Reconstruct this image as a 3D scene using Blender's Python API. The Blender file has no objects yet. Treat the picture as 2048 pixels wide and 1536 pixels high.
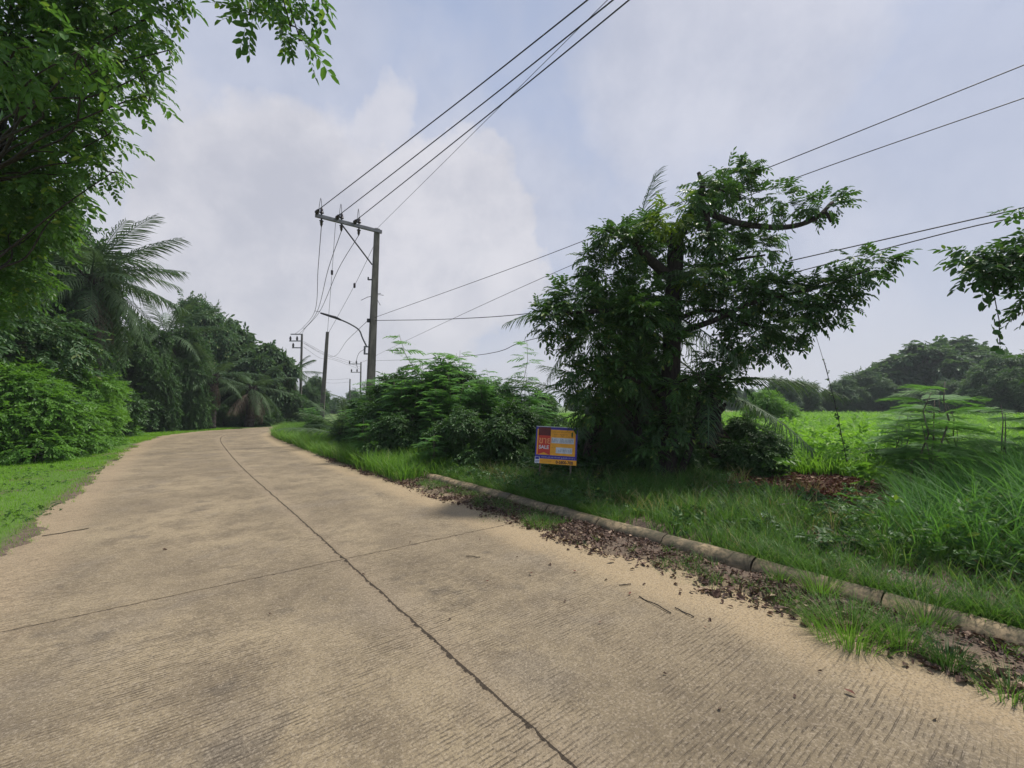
import bpy, math, random
import numpy as np
from mathutils import Vector, Matrix
rad = math.radians
rng = np.random.default_rng(7)
S = bpy.context.scene
COL = S.collection

# ------------------------------------------------------------------ camera
F_PX, CAM_H, PITCH = 860.0, 1.65, math.atan(44/860.0)     # in pixels of a 2048 wide frame
cd = bpy.data.cameras.new('camera'); cam = bpy.data.objects.new('camera', cd); COL.objects.link(cam)
cam.location = (0, 0, CAM_H); cam.rotation_euler = (math.pi/2 + PITCH, 0, 0)
cd.sensor_width = 36; cd.lens = 36*F_PX/2048; cd.clip_start = .05; cd.clip_end = 3000
S.camera = cam
S.view_settings.view_transform = 'Standard'; S.view_settings.look = 'None'
S.view_settings.exposure = 0; S.view_settings.gamma = 1

# ------------------------------------------------------------------ sun and sky
SUN_EL, SUN_AZ = rad(62), rad(62)                          # azimuth clockwise from +Y
sd = Vector((math.cos(SUN_EL)*math.sin(SUN_AZ), math.cos(SUN_EL)*math.cos(SUN_AZ), math.sin(SUN_EL)))
sl = bpy.data.lights.new('sun', 'SUN'); sl.energy = 5.0; sl.angle = rad(6); sl.color = (1, .95, .87)
so = bpy.data.objects.new('sun', sl); COL.objects.link(so); so.rotation_euler = sd.to_track_quat('Z', 'Y').to_euler()
so.location = (0, 0, 60)

class NT:
    """tiny node helper"""
    def __init__(s, tree): s.t = tree; s.n = tree.nodes; s.l = tree.links
    def new(s, kind, **kw):
        n = s.n.new(kind)
        for k, v in kw.items():
            if k.startswith('_'): setattr(n, k[1:], v)
            else:
                k2 = int(k[1:]) if k[0] == 'i' and k[1:].isdigit() else k.replace('_', ' ')
                if isinstance(v, bpy.types.NodeSocket): s.l.new(v, n.inputs[k2])
                else: n.inputs[k2].default_value = v
        return n
    def math(s, op, a, b=0.0, c=None, clamp=False):
        n = s.n.new('ShaderNodeMath'); n.operation = op; n.use_clamp = clamp
        for i, v in enumerate((a, b, c)):
            if v is None: continue
            if isinstance(v, bpy.types.NodeSocket): s.l.new(v, n.inputs[i])
            else: n.inputs[i].default_value = v
        return n.outputs[0]
    def mix(s, f, a, b, mode='MIX'):
        n = s.n.new('ShaderNodeMix'); n.data_type = 'RGBA'; n.blend_type = mode
        for i, v in ((0, f), (6, a), (7, b)):
            if isinstance(v, bpy.types.NodeSocket): s.l.new(v, n.inputs[i])
            else: n.inputs[i].default_value = (tuple(v)+(1,))[:4] if i else v
        return n.outputs[2]
    def noise(s, scale, detail=4, rough=.5, vec=None, dist=0):
        n = s.n.new('ShaderNodeTexNoise'); n.inputs['Scale'].default_value = scale
        n.inputs['Detail'].default_value = detail; n.inputs['Roughness'].default_value = rough
        n.inputs['Distortion'].default_value = dist
        if vec is not None: s.l.new(vec, n.inputs['Vector'])
        return n
    def ramp(s, v, a, b, lo=0., hi=1.):
        n = s.n.new('ShaderNodeMapRange'); n.interpolation_type = 'SMOOTHSTEP'
        s.l.new(v, n.inputs[0])
        for i, x in zip((1, 2, 3, 4), (a, b, lo, hi)): n.inputs[i].default_value = x
        return n.outputs[0]

def pray(px, py):
    d = np.array([(px-1024)/F_PX, 1.0, -(py-768)/F_PX]); c, s = math.cos(PITCH), math.sin(PITCH)
    return np.array([d[0], d[1]*c-d[2]*s, d[1]*s+d[2]*c])
def P(px, py, Y):
    r = pray(px, py); return r*(Y/r[1]) + np.array([0, 0, CAM_H])
def G(px, py, z=0.0):
    r = pray(px, py); return r*((z-CAM_H)/r[2]) + np.array([0, 0, CAM_H])

W = bpy.data.worlds.new('World'); S.world = W; W.use_nodes = True
w = NT(W.node_tree); w.n.clear()
sky = w.new('ShaderNodeTexSky'); sky.sky_type = 'NISHITA'; sky.sun_disc = False
sky.sun_elevation = SUN_EL; sky.sun_rotation = SUN_AZ; sky.air_density = 1.2; sky.dust_density = 4; sky.ozone_density = 1.5
tc = w.new('ShaderNodeTexCoord'); dirv = tc.outputs['Generated']
nz = w.noise(2.6, 5, .55, dirv)
off = w.n.new('ShaderNodeVectorMath'); off.operation = 'MULTIPLY_ADD'
w.l.new(nz.outputs['Color'], off.inputs[0]); off.inputs[1].default_value = (.42,)*3; w.l.new(dirv, off.inputs[2])
nzf = w.noise(13, 7, .62, dirv)
off2 = w.n.new('ShaderNodeVectorMath'); off2.operation = 'MULTIPLY_ADD'
w.l.new(nzf.outputs['Color'], off2.inputs[0]); off2.inputs[1].default_value = (.10,)*3; w.l.new(off.outputs[0], off2.inputs[2])
sh = w.n.new('ShaderNodeVectorMath'); sh.operation = 'SUBTRACT'; w.l.new(off2.outputs[0], sh.inputs[0]); sh.inputs[1].default_value = (.26,)*3
nrm = w.n.new('ShaderNodeVectorMath'); nrm.operation = 'NORMALIZE'; w.l.new(sh.outputs[0], nrm.inputs[0])
m = None
#  cumulus heaps: direction (as seen from the road), angular radius, softness, weight
for px, py, r_, soft, wt in [(620, 560, 19, 3, 1), (900, 470, 11, 1.6, 1), (960, 400, 6.5, 1.3, .9), (780, 230, 4.6, 1.8, .85), (400, 480, 14, 4, .8),
                             (700, 380, 8, 4, .7), (1400, 90, 12, 7, .7), (1500, 420, 14, 9, .55), (1900, 250, 12, 8, .45), (350, 60, 16, 9, .5), (1250, 700, 16, 8, .6)]:
    c = pray(px, py); c /= np.linalg.norm(c)
    dp = w.n.new('ShaderNodeVectorMath'); dp.operation = 'DOT_PRODUCT'; w.l.new(nrm.outputs[0], dp.inputs[0]); dp.inputs[1].default_value = tuple(c)
    v = w.ramp(dp.outputs['Value'], math.cos(rad(r_+soft)), math.cos(rad(max(r_-soft, .5))), 0, wt)
    m = v if m is None else w.math('MAXIMUM', m, v)
gen = w.noise(1.7, 6, .55, dirv)
veil = w.ramp(gen.outputs[0], .42, .68, .0, .6)
m = w.math('MAXIMUM', m, veil)
det = w.noise(4, 8, .62, dirv)
shade = w.ramp(det.outputs[0], .3, .7)
ccol = w.mix(shade, (.58, .59, .67), (.80, .79, .84))
sep = w.new('ShaderNodeSeparateXYZ', Vector=dirv)
low = w.ramp(sep.outputs[2], .02, .55)
blue = w.mix(low, (.50, .57, .74), (.40, .49, .71))
base = w.mix(m, blue, ccol)
hor = w.ramp(sep.outputs[2], .0, .28, .8, 0)
base = w.mix(hor, base, (.74, .74, .79))
base = w.mix(w.ramp(sep.outputs[2], .60, .95, 0, .45), base, (.30, .34, .46))
b1 = w.new('ShaderNodeBackground', Color=sky.outputs[0], Strength=.08)
b2 = w.new('ShaderNodeBackground', Color=base, Strength=1.0)
mx = w.new('ShaderNodeMixShader', Fac=.88); w.l.new(b1.outputs[0], mx.inputs[1]); w.l.new(b2.outputs[0], mx.inputs[2])
w.l.new(mx.outputs[0], w.new('ShaderNodeOutputWorld').inputs[0])

# ------------------------------------------------------------------ mesh helpers
def mk_mesh(name, V, Fq, mat, tint=None, smooth=False, extra=None):
    V = np.asarray(V, np.float32).reshape(-1, 3); Fq = np.asarray(Fq, np.int32).reshape(-1, 4)
    me = bpy.data.meshes.new(name)
    me.vertices.add(len(V)); me.vertices.foreach_set('co', V.ravel())
    me.loops.add(len(Fq)*4); me.loops.foreach_set('vertex_index', Fq.ravel())
    me.polygons.add(len(Fq)); me.polygons.foreach_set('loop_start', np.arange(0, len(Fq)*4, 4, dtype=np.int32))
    me.polygons.foreach_set('use_smooth', np.full(len(Fq), smooth))
    me.update(calc_edges=True)
    for k, a in (('tint', tint),)+tuple((extra or {}).items()):
        if a is not None:
            at = me.attributes.new(k, 'FLOAT', 'POINT'); at.data.foreach_set('value', np.asarray(a, np.float32).ravel())
    if mat: me.materials.append(mat)
    return me
def tag(o, label=None, cat=None, group=None, kind=None):
    for k, v in (('label', label), ('category', cat), ('group', group), ('kind', kind)):
        if v: o[k] = v
    return o
def link(name, me, parent=None, loc=None):
    o = bpy.data.objects.new(name, me); COL.objects.link(o); o.parent = parent
    if loc is not None: o.location = loc
    return o
def thing(name, label, cat, loc, group=None, rz=0):
    o = link(name, None, None, Vector(loc)); o.rotation_euler = (0, 0, rz); o.empty_display_size = .3
    return tag(o, label, cat, group)
class MB:
    """collects quads (as 4-index faces, or polygons) into one mesh"""
    def __init__(s): s.V = []; s.F = []
    def add(s, V, F):
        b = len(s.V); s.V += [tuple(map(float, v)) for v in V]; s.F += [tuple(int(i)+b for i in f) for f in F]; return s
    def box(s, c, size, M=None, bev=0):
        x, y, z = [q/2 for q in size]
        V = [Vector((sx*x, sy*y, sz*z)) for sx in (-1, 1) for sy in (-1, 1) for sz in (-1, 1)]
        if M is not None: V = [M @ v for v in V]
        V = [v + Vector(c) for v in V]
        return s.add(V, [(0, 1, 3, 2), (4, 6, 7, 5), (0, 4, 5, 1), (2, 3, 7, 6), (0, 2, 6, 4), (1, 5, 7, 3)])
    def taper(s, p0, p1, s0, s1, rot=0):
        cr, sr = math.cos(rot), math.sin(rot); V = []
        for p, (a, b) in ((p0, s0), (p1, s1)):
            for x, y in ((-a/2, -b/2), (a/2, -b/2), (a/2, b/2), (-a/2, b/2)):
                V.append((p[0]+x*cr-y*sr, p[1]+x*sr+y*cr, p[2]))
        return s.add(V, [(3, 2, 1, 0), (4, 5, 6, 7), (0, 1, 5, 4), (1, 2, 6, 5), (2, 3, 7, 6), (3, 0, 4, 7)])
    def tube(s, pts, r, n=8, cap=True):
        pts = [Vector(map(float, p)) for p in pts]
        rs = [r]*len(pts) if not hasattr(r, '__len__') else list(r)
        V = []; prev = None
        for i, p in enumerate(pts):
            d = (pts[min(i+1, len(pts)-1)] - pts[max(i-1, 0)])
            d = d.normalized() if d.length > 1e-9 else Vector((0, 0, 1))
            a = prev - d*prev.dot(d) if prev is not None else (Vector((0, 0, 1)).cross(d) if abs(d.z) < .95 else Vector((1, 0, 0)).cross(d))
            a.normalize(); prev = a; b = d.cross(a)
            V += [p + (a*math.cos(t)+b*math.sin(t))*rs[i] for t in [2*math.pi*k/n for k in range(n)]]
        Fc = [(i*n+k, i*n+(k+1) % n, (i+1)*n+(k+1) % n, (i+1)*n+k) for i in range(len(pts)-1) for k in range(n)]
        if cap: Fc += [tuple(range(n-1, -1, -1)), tuple(range((len(pts)-1)*n, len(pts)*n))]
        return s.add(V, Fc)
    def build(s, name, mat, parent=None, smooth=False, loc=None):
        me = bpy.data.meshes.new(name); me.from_pydata(s.V, [], s.F)
        if smooth: me.polygons.foreach_set('use_smooth', np.ones(len(s.F), bool))
        me.materials.append(mat); me.update(); return link(name, me, parent, loc)

# ------------------------------------------------------------------ materials
def newmat(name):
    ma = bpy.data.materials.new(name); ma.use_nodes = True; t = NT(ma.node_tree); t.n.clear()
    return ma, t, t.new('ShaderNodeOutputMaterial')
def leafmat(name, dark, light, trans=.3, rough=.45, third=None, spec=.3):
    ma, t, out = newmat(name)
    at = t.new('ShaderNodeAttribute'); at.attribute_name = 'tint'
    ge = t.new('ShaderNodeNewGeometry')
    f = t.math('ADD', t.math('MULTIPLY', at.outputs['Fac'], .6), t.math('MULTIPLY', ge.outputs['Random Per Island'], .4), clamp=True)
    c = t.mix(f, dark, light)
    if third is not None:
        c = t.mix(t.ramp(ge.outputs['Random Per Island'], .93, .96), c, third)
    p = t.new('ShaderNodeBsdfPrincipled', Base_Color=c, Roughness=rough); p.inputs['Specular IOR Level'].default_value = spec
    tr = t.new('ShaderNodeBsdfTranslucent', Color=t.mix(.5, c, (light[0]*1.6, light[1]*1.6, light[2]*.6)))
    mxs = t.new('ShaderNodeMixShader', Fac=trans); t.l.new(p.outputs[0], mxs.inputs[1]); t.l.new(tr.outputs[0], mxs.inputs[2])
    t.l.new(mxs.outputs[0], out.inputs[0]); return ma
def plain(name, col, rough=.6, metal=0., bump=0., scale=20, var=.25, col2=None, stretch=None):
    ma, t, out = newmat(name)
    tcn = t.new('ShaderNodeTexCoord'); v = tcn.outputs['Object']
    if stretch:
        mp = t.new('ShaderNodeMapping', Vector=v); mp.inputs['Scale'].default_value = stretch; v = mp.outputs[0]
    n = t.noise(scale, 6, .6, v)
    c2 = col2 if col2 else tuple(x*(1-var) for x in col)
    c = t.mix(t.ramp(n.outputs[0], .35, .65), col, c2)
    p = t.new('ShaderNodeBsdfPrincipled', Base_Color=c, Roughness=rough, Metallic=metal)
    if bump:
        b = t.new('ShaderNodeBump', Height=n.outputs[0], Strength=bump, Distance=.02); t.l.new(b.outputs[0], p.inputs['Normal'])
    t.l.new(p.outputs[0], out.inputs[0]); return ma

M_bark = plain('dark_bark', (.045, .036, .029), .95, bump=1, scale=9, col2=(.018, .014, .011), stretch=(3, 3, .7))
M_bark2 = plain('grey_bark', (.22, .19, .15), .9, bump=.8, scale=8, col2=(.09, .075, .06), stretch=(3, 3, .6))
M_pole = plain('pole_concrete', (.17, .155, .13), .9, bump=.2, scale=3, col2=(.085, .078, .066), stretch=(2, 2, .5))
M_steel = plain('galvanised_steel', (.20, .20, .21), .55, .5, scale=8)
M_dark = plain('dark_steel', (.045, .045, .05), .6, .2, scale=8)
M_porc = plain('brown_porcelain', (.035, .022, .02), .25, scale=5)
M_wire = plain('black_cable', (.02, .02, .023), .6, scale=5)
M_big = leafmat('mahogany_leaf', (.019, .052, .016), (.072, .165, .032), .3, .42, (.18, .24, .05))
M_bigtop = leafmat('yellow_mahogany_leaf', (.07, .14, .02), (.16, .24, .03), .4, .42)  # paler, yellower green than the main crown leaf
M_over = leafmat('overhanging_leaf', (.034, .09, .022), (.085, .19, .034), .42, .42, (.22, .3, .04))
M_mid = leafmat('broad_leaf', (.030, .075, .028), (.075, .16, .05), .3, .5, (.15, .2, .06))
M_far = leafmat('far_leaf', (.04, .085, .038), (.09, .165, .065), .3, .55)
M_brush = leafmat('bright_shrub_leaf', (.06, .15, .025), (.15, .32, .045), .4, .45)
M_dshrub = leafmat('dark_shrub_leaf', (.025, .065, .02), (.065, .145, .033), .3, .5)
M_leu = leafmat('feathery_leaf', (.065, .16, .045), (.14, .31, .08), .4, .5)
M_palm = leafmat('palm_leaf', (.038, .075, .036), (.095, .16, .07), .25, .6, spec=.25)
M_dead = leafmat('dead_frond', (.055, .043, .032), (.15, .12, .085), .15, .8)
M_lawn = leafmat('lawn_blade', (.085, .22, .014), (.22, .42, .032), .45, .5)
M_verge = leafmat('verge_blade', (.035, .085, .018), (.12, .25, .05), .4, .5, (.30, .28, .12))
M_field = leafmat('field_blade', (.06, .16, .018), (.22, .43, .06), .45, .5, (.42, .55, .22))
M_tall = leafmat('tall_grass_blade', (.045, .15, .028), (.13, .30, .07), .4, .6, (.2, .3, .15))
M_bend = leafmat('bend_grass_blade', (.05, .12, .02), (.15, .31, .045), .4, .5, (.3, .3, .12))
M_straw = leafmat('straw_blade', (.16, .15, .06), (.34, .29, .15), .3, .7)
M_litter = leafmat('dry_leaf', (.035, .022, .018), (.17, .105, .075), .08, .7, (.34, .24, .17))
M_rlitter = leafmat('red_dry_leaf', (.06, .02, .014), (.17, .065, .042), .08, .7, (.3, .2, .12))

# ------------------------------------------------------------------ the road's course
ctrl = np.array([(16, -18), (9.15, -9.2), (0.29, 2.05), (-3.35, 6.7), (-6.9, 11.2), (-10.6, 16.1), (-14.3, 21.2), (-16.3, 24.6), (-17.2, 27.8), (-16.9, 31.2), (-15.2, 34.8), (-11.5, 40), (-5, 48), (4, 58)], float)
def spline(C, n=24):
    C = np.asarray(C, float); D = np.vstack([2*C[0]-C[1], C, 2*C[-1]-C[-2]]); out = []
    for i in range(1, len(D)-2):
        p0, p1, p2, p3 = D[i-1:i+3]
        for t in np.linspace(0, 1, n, endpoint=False):
            out.append(.5*((2*p1)+(-p0+p2)*t+(2*p0-5*p1+4*p2-p3)*t*t+(-p0+3*p1-3*p2+p3)*t**3))
    out.append(D[-2]); return np.array(out)
CL = spline(ctrl, 30)
seg = np.linalg.norm(np.diff(CL, axis=0), axis=1); CS = np.concatenate([[0], np.cumsum(seg)])
TAN = np.gradient(CL, axis=0); TAN /= np.linalg.norm(TAN, axis=1)[:, None]
NOR = np.stack([TAN[:, 1], -TAN[:, 0]], 1)                # to the right of travel
def su(x, y):
    x = np.atleast_1d(np.asarray(x, float)).ravel(); y = np.atleast_1d(np.asarray(y, float)).ravel()
    s = np.empty(len(x)); u = np.empty(len(x))
    for a in range(0, len(x), 20000):
        q = np.stack([x[a:a+20000], y[a:a+20000]], 1)
        d = q[:, None]-CL[None]; k = (d**2).sum(2).argmin(1)
        dk = d[np.arange(len(q)), k]
        s[a:a+20000] = CS[k]+(dk*TAN[k]).sum(1); u[a:a+20000] = (dk*NOR[k]).sum(1)
    return s, u
def at_su(s, u):
    x = np.interp(s, CS, CL[:, 0]); y = np.interp(s, CS, CL[:, 1])
    nx = np.interp(s, CS, NOR[:, 0]); ny = np.interp(s, CS, NOR[:, 1])
    return np.stack([x+nx*u, y+ny*u], -1)
def vnoise(x, y, f, seed=0):
    """cheap smooth value noise"""
    x = np.asarray(x)*f+seed*17.3; y = np.asarray(y)*f+seed*9.1
    xi = np.floor(x).astype(int); yi = np.floor(y).astype(int); fx = x-xi; fy = y-yi
    fx = fx*fx*(3-2*fx); fy = fy*fy*(3-2*fy)
    def h(a, b): return np.modf(np.abs(np.sin(a*127.1+b*311.7+seed*74.7)*43758.5453))[0]
    return (h(xi, yi)*(1-fx)+h(xi+1, yi)*fx)*(1-fy)+(h(xi, yi+1)*(1-fx)+h(xi+1, yi+1)*fx)*fy
def fbm(x, y, f, seed=0): return (vnoise(x, y, f, seed)+.5*vnoise(x, y, f*2.1, seed+1)+.25*vnoise(x, y, f*4.3, seed+2))/1.75
def edgeR(x, y): return 2.30+.55*(fbm(x, y, 1.1, 3)-.5)+.25*(vnoise(x, y, 5, 4)-.5)
def edgeL(x, y): return -2.80-.5*(fbm(x, y, .9, 8)-.5)-.2*(vnoise(x, y, 5, 5)-.5)
def ss(a, b, v): t = np.clip((v-a)/(b-a), 0, 1); return t*t*(3-2*t)
def terrain(x, y):
    s, u = su(x, y); x = np.asarray(x).ravel(); y = np.asarray(y).ravel()
    r = ss(0, .18, u-edgeR(x, y)); l = ss(0, .18, edgeL(x, y)-u)
    z = -.06 + (r+l)*.075 + .09*ss(3.2, 3.5, u) + .16*ss(4, 7, u) + .05*ss(3.3, 8, -u)
    z += (r*.02+ss(3.4, 5, u)*.10)*(fbm(x, y, 1.5, 11)-.5) + l*.03*(fbm(x, y, 2, 12)-.5)
    return z
def ground_z(x, y): return float(terrain([x], [y])[0])

# ------------------------------------------------------------------ ground sheet
def axis(parts):
    out = [parts[0][0]]
    for a, b, n in parts: out += list(np.linspace(a, b, n+1)[1:])
    return np.array(out)
gx = axis([(-900, -100, 8), (-100, -30, 35), (-30, -10, 60), (-10, 7, 200), (7, 30, 50), (30, 110, 30), (110, 900, 8)])
gy = axis([(-300, -20, 8), (-20, 0, 30), (0, 14, 175), (14, 36, 110), (36, 120, 40), (120, 1400, 10)])
XX, YY = np.meshgrid(gx, gy); X1, Y1 = XX.ravel(), YY.ravel()
ZZ = terrain(X1, Y1); gs, gu = su(X1, Y1)
nx_ = len(gx); ii, jj = np.meshgrid(np.arange(nx_-1), np.arange(len(gy)-1)); a = (jj*nx_+ii).ravel()
Fg = np.stack([a, a+1, a+1+nx_, a+nx_], 1)
ma, t, out = newmat('soil_and_turf')
at = t.new('ShaderNodeAttribute'); at.attribute_name = 'side'; u_ = at.outputs['Fac']
tcn = t.new('ShaderNodeTexCoord'); ob = tcn.outputs['Object']
n1 = t.noise(1.2, 6, .6, ob); n2 = t.noise(9, 8, .65, ob); n3 = t.noise(60, 6, .6, ob)
soil = t.mix(t.ramp(n2.outputs[0], .35, .65), (.06, .042, .03), (.13, .092, .065))
soil = t.mix(t.ramp(n3.outputs[0], .5, .7), soil, (.18, .135, .10))
sand = t.mix(n2.outputs[0], (.33, .25, .145), (.20, .15, .09))
turf = t.mix(n2.outputs[0], (.045, .10, .012), (.10, .18, .02))
uu = t.math('ADD', u_, t.math('MULTIPLY', t.math('SUBTRACT', n1.outputs[0], .5), 1.2))
c = t.mix(t.ramp(uu, 4.2, 6.0), soil, turf)
c = t.mix(t.math('MULTIPLY', t.ramp(t.math('MULTIPLY', u_, -1), 2.95, 3.2), t.ramp(n1.outputs[0], .62, .55)), c, turf)
sm = t.math('MULTIPLY', t.ramp(t.math('ABSOLUTE', u_), 2.9, 2.4), t.ramp(n1.outputs[0], .35, .6))
c = t.mix(t.math('MULTIPLY', sm, .8), c, sand)
red = t.new('ShaderNodeVectorMath', _operation='DISTANCE'); t.l.new(ob, red.inputs[0]); red.inputs[1].default_value = (4.9, 7.6, .2)
c = t.mix(t.math('MULTIPLY', t.ramp(t.math('ADD', red.outputs['Value'], n1.outputs[0]), 2.8, 1.6), .8), c, (.075, .030, .02))
p = t.new('ShaderNodeBsdfPrincipled', Base_Color=c, Roughness=.95)
b = t.new('ShaderNodeBump', Height=t.math('ADD', n2.outputs[0], t.math('MULTIPLY', n3.outputs[0], .3)), Strength=.7, Distance=.03); t.l.new(b.outputs[0], p.inputs['Normal'])
t.l.new(p.outputs[0], out.inputs[0]); M_ground = ma
g = link('ground', mk_mesh('ground', np.stack([X1, Y1, ZZ], 1), Fg, M_ground, smooth=True, extra={'side': gu})); g['kind'] = 'structure'

# ------------------------------------------------------------------ road
ma, t, out = newmat('brushed_concrete')
au = t.new('ShaderNodeAttribute'); au.attribute_name = 'across'; av = t.new('ShaderNodeAttribute'); av.attribute_name = 'along'
U, V = au.outputs['Fac'], av.outputs['Fac']
uv = t.new('ShaderNodeCombineXYZ', X=U, Y=V).outputs[0]
big = t.noise(.55, 5, .6, uv); med = t.noise(2.0, 9, .74, uv); fin = t.noise(75, 8, .8, uv); grit = t.noise(200, 5, .8, uv)
col = t.mix(t.ramp(big.outputs[0], .38, .62), (.315, .25, .155), (.225, .178, .112))
col = t.mix(t.math('MULTIPLY', t.ramp(med.outputs[0], .43, .62), .72), col, (.140, .109, .070))
grey = t.noise(.9, 6, .6, t.new('ShaderNodeMapping', Vector=uv, Location=(7, 3, 0)).outputs[0])
col = t.mix(t.math('MULTIPLY', t.ramp(grey.outputs[0], .52, .68), .5), col, (.20, .168, .128))
spots = t.noise(1.3, 8, .7, t.new('ShaderNodeMapping', Vector=uv, Location=(17, 3, 0)).outputs[0])
col = t.mix(t.math('MULTIPLY', t.ramp(spots.outputs[0], .57, .66), .6), col, (.085, .072, .056))
# pale dusty bands beside the centre joint, sandy edges
wob = t.math('MULTIPLY', t.math('SUBTRACT', med.outputs[0], .5), .35)
band = t.ramp(t.math('ABSOLUTE', t.math('ADD', U, wob)), .33, .05)
col = t.mix(t.math('MULTIPLY', band, .5), col, (.33, .26, .17))
eR = t.ramp(t.math('ADD', U, t.math('MULTIPLY', t.math('SUBTRACT', med.outputs[0], .5), 1.0)), 1.55, 2.05)
col = t.mix(t.math('MULTIPLY', eR, .85), col, (.385, .29, .168))
eL = t.ramp(t.math('ADD', t.math('MULTIPLY', U, -1), t.math('MULTIPLY', t.math('SUBTRACT', med.outputs[0], .5), .9)), 2.2, 2.65)
col = t.mix(t.math('MULTIPLY', eL, .75), col, (.35, .265, .165))
# brushed grooves across the slab: broken dark lines
gn = t.noise(1.0, 3, .6, t.new('ShaderNodeCombineXYZ', X=t.math('MULTIPLY', U, 9), Y=t.math('MULTIPLY', V, 34)).outputs[0])
gwv = t.noise(1.6, 3, .5, t.new('ShaderNodeMapping', Vector=uv, Location=(5, 9, 0)).outputs[0])
ph = t.math('ADD', t.math('MULTIPLY', V, 2*math.pi/.027), t.math('MULTIPLY', gwv.outputs[0], 9))
broom = t.ramp(t.math('SINE', ph), .25, .95)
gmask = t.noise(.9, 5, .6, t.new('ShaderNodeMapping', Vector=uv, Location=(2, 31, 0)).outputs[0])
gr = t.math('MULTIPLY', t.math('MULTIPLY', broom, t.ramp(gn.outputs[0], .42, .60)), t.ramp(gmask.outputs[0], .38, .62, .25, 1))
gr = t.math('MULTIPLY', gr, t.math('SUBTRACT', 1, t.math('MULTIPLY', eR, .7)))
vo = t.n.new('ShaderNodeTexVoronoi'); vo.inputs['Scale'].default_value = 95; t.l.new(uv, vo.inputs['Vector'])
vs = t.new('ShaderNodeSeparateColor', Color=vo.outputs['Color']).outputs[0]
col = t.mix(t.math('MULTIPLY', gr, .75), col, (.07, .054, .038))
col = t.mix(t.ramp(vs, .55, 1.0, 0, .45), col, (.10, .08, .058))
col = t.mix(t.ramp(vs, .35, .0, 0, .40), col, (.42, .35, .26))
col = t.mix(t.math('MULTIPLY', t.ramp(fin.outputs[0], .44, .66), .62), col, (.085, .068, .05))
col = t.mix(t.math('MULTIPLY', t.ramp(grit.outputs[0], .50, .68), .5), col, (.48, .41, .32))
# joints
jn = t.noise(14, 5, .6, uv); jw = t.math('MULTIPLY', t.math('SUBTRACT', jn.outputs[0], .5), .05)
jl = t.noise(3.0, 3, .5, uv); jw = t.math('ADD', jw, t.math('MULTIPLY', t.math('SUBTRACT', jl.outputs[0], .5), .05))
dU = t.math('ABSOLUTE', t.math('ADD', U, jw))
jwid = t.math('MULTIPLY', t.ramp(jn.outputs[0], .35, .7), .012)
j1 = t.math('LESS_THAN', dU, t.math('ADD', jwid, .005))
LEN = 8.1; S0 = float(su([-1.85], [4.70])[0][0])
vm = t.math('PINGPONG', t.math('SUBTRACT', t.math('ADD', V, jw), S0), LEN/2)
tl = t.math('LESS_THAN', vm, t.math('ADD', t.math('MULTIPLY', jwid, .6), .004))
jj_ = t.math('MAXIMUM', j1, tl)
halo = t.math('MAXIMUM', t.ramp(dU, .06, .0), t.ramp(vm, .04, 0))
col = t.mix(t.math('MULTIPLY', halo, t.math('MULTIPLY', jn.outputs[0], .5)), col, (.16, .115, .075))
col = t.mix(t.math('MULTIPLY', jj_, .9), col, (.035, .027, .02))
hgt = t.math('SUBTRACT', t.math('ADD', t.math('MULTIPLY', fin.outputs[0], .5), t.math('MULTIPLY', grit.outputs[0], .25)), t.math('ADD', t.math('MULTIPLY', gr, .8), t.math('MULTIPLY', jj_, 3)))
b = t.new('ShaderNodeBump', Height=hgt, Strength=1.0, Distance=.010)
p = t.new('ShaderNodeBsdfPrincipled', Base_Color=col, Roughness=.9); p.inputs['Specular IOR Level'].default_value = .2
t.l.new(b.outputs[0], p.inputs['Normal']); t.l.new(p.outputs[0], out.inputs[0]); M_road = ma
rs = np.arange(2, CS[-1]-2, .4); ru = np.linspace(-3.3, 3.02, 26)
SS, UU = np.meshgrid(rs, ru); pts = at_su(SS.ravel(), UU.ravel())
k_ = len(rs); ii, jj = np.meshgrid(np.arange(k_-1), np.arange(len(ru)-1)); a = (jj*k_+ii).ravel()
rz_ = .004*(vnoise(pts[:, 0], pts[:, 1], .8, 2)-.5)
road = link('road', mk_mesh('road', np.column_stack([pts, rz_]), np.stack([a, a+k_, a+k_+1, a+1], 1)[:, ::-1], M_road, smooth=True,
            extra={'across': UU.ravel(), 'along': SS.ravel()})); road['kind'] = 'structure'

# ------------------------------------------------------------------ rounded kerb
M_kerb = None
ma, t, out = newmat('mossy_kerb_concrete')
tcn = t.new('ShaderNodeTexCoord'); ob = tcn.outputs['Object']
n1 = t.noise(3, 6, .6, ob); n2 = t.noise(18, 7, .7, ob)
c = t.mix(t.ramp(n1.outputs[0], .4, .6), (.30, .225, .13), (.13, .105, .065))
c = t.mix(t.math('MULTIPLY', t.ramp(n2.outputs[0], .42, .6), .75), c, (.06, .056, .032))
p = t.new('ShaderNodeBsdfPrincipled', Base_Color=c, Roughness=.95)
b = t.new('ShaderNodeBump', Height=n2.outputs[0], Strength=.6, Distance=.015); t.l.new(b.outputs[0], p.inputs['Normal'])
t.l.new(p.outputs[0], out.inputs[0]); M_kerb = ma
mb = MB(); prof = [(-.125, -.1), (-.125, .0), (-.118, .04), (-.098, .078), (-.065, .107), (-.025, .12), (.02, .122), (.06, .112), (.095, .085), (.115, .04), (.12, -.1)]
s = 6.0; kk = 0
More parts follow.
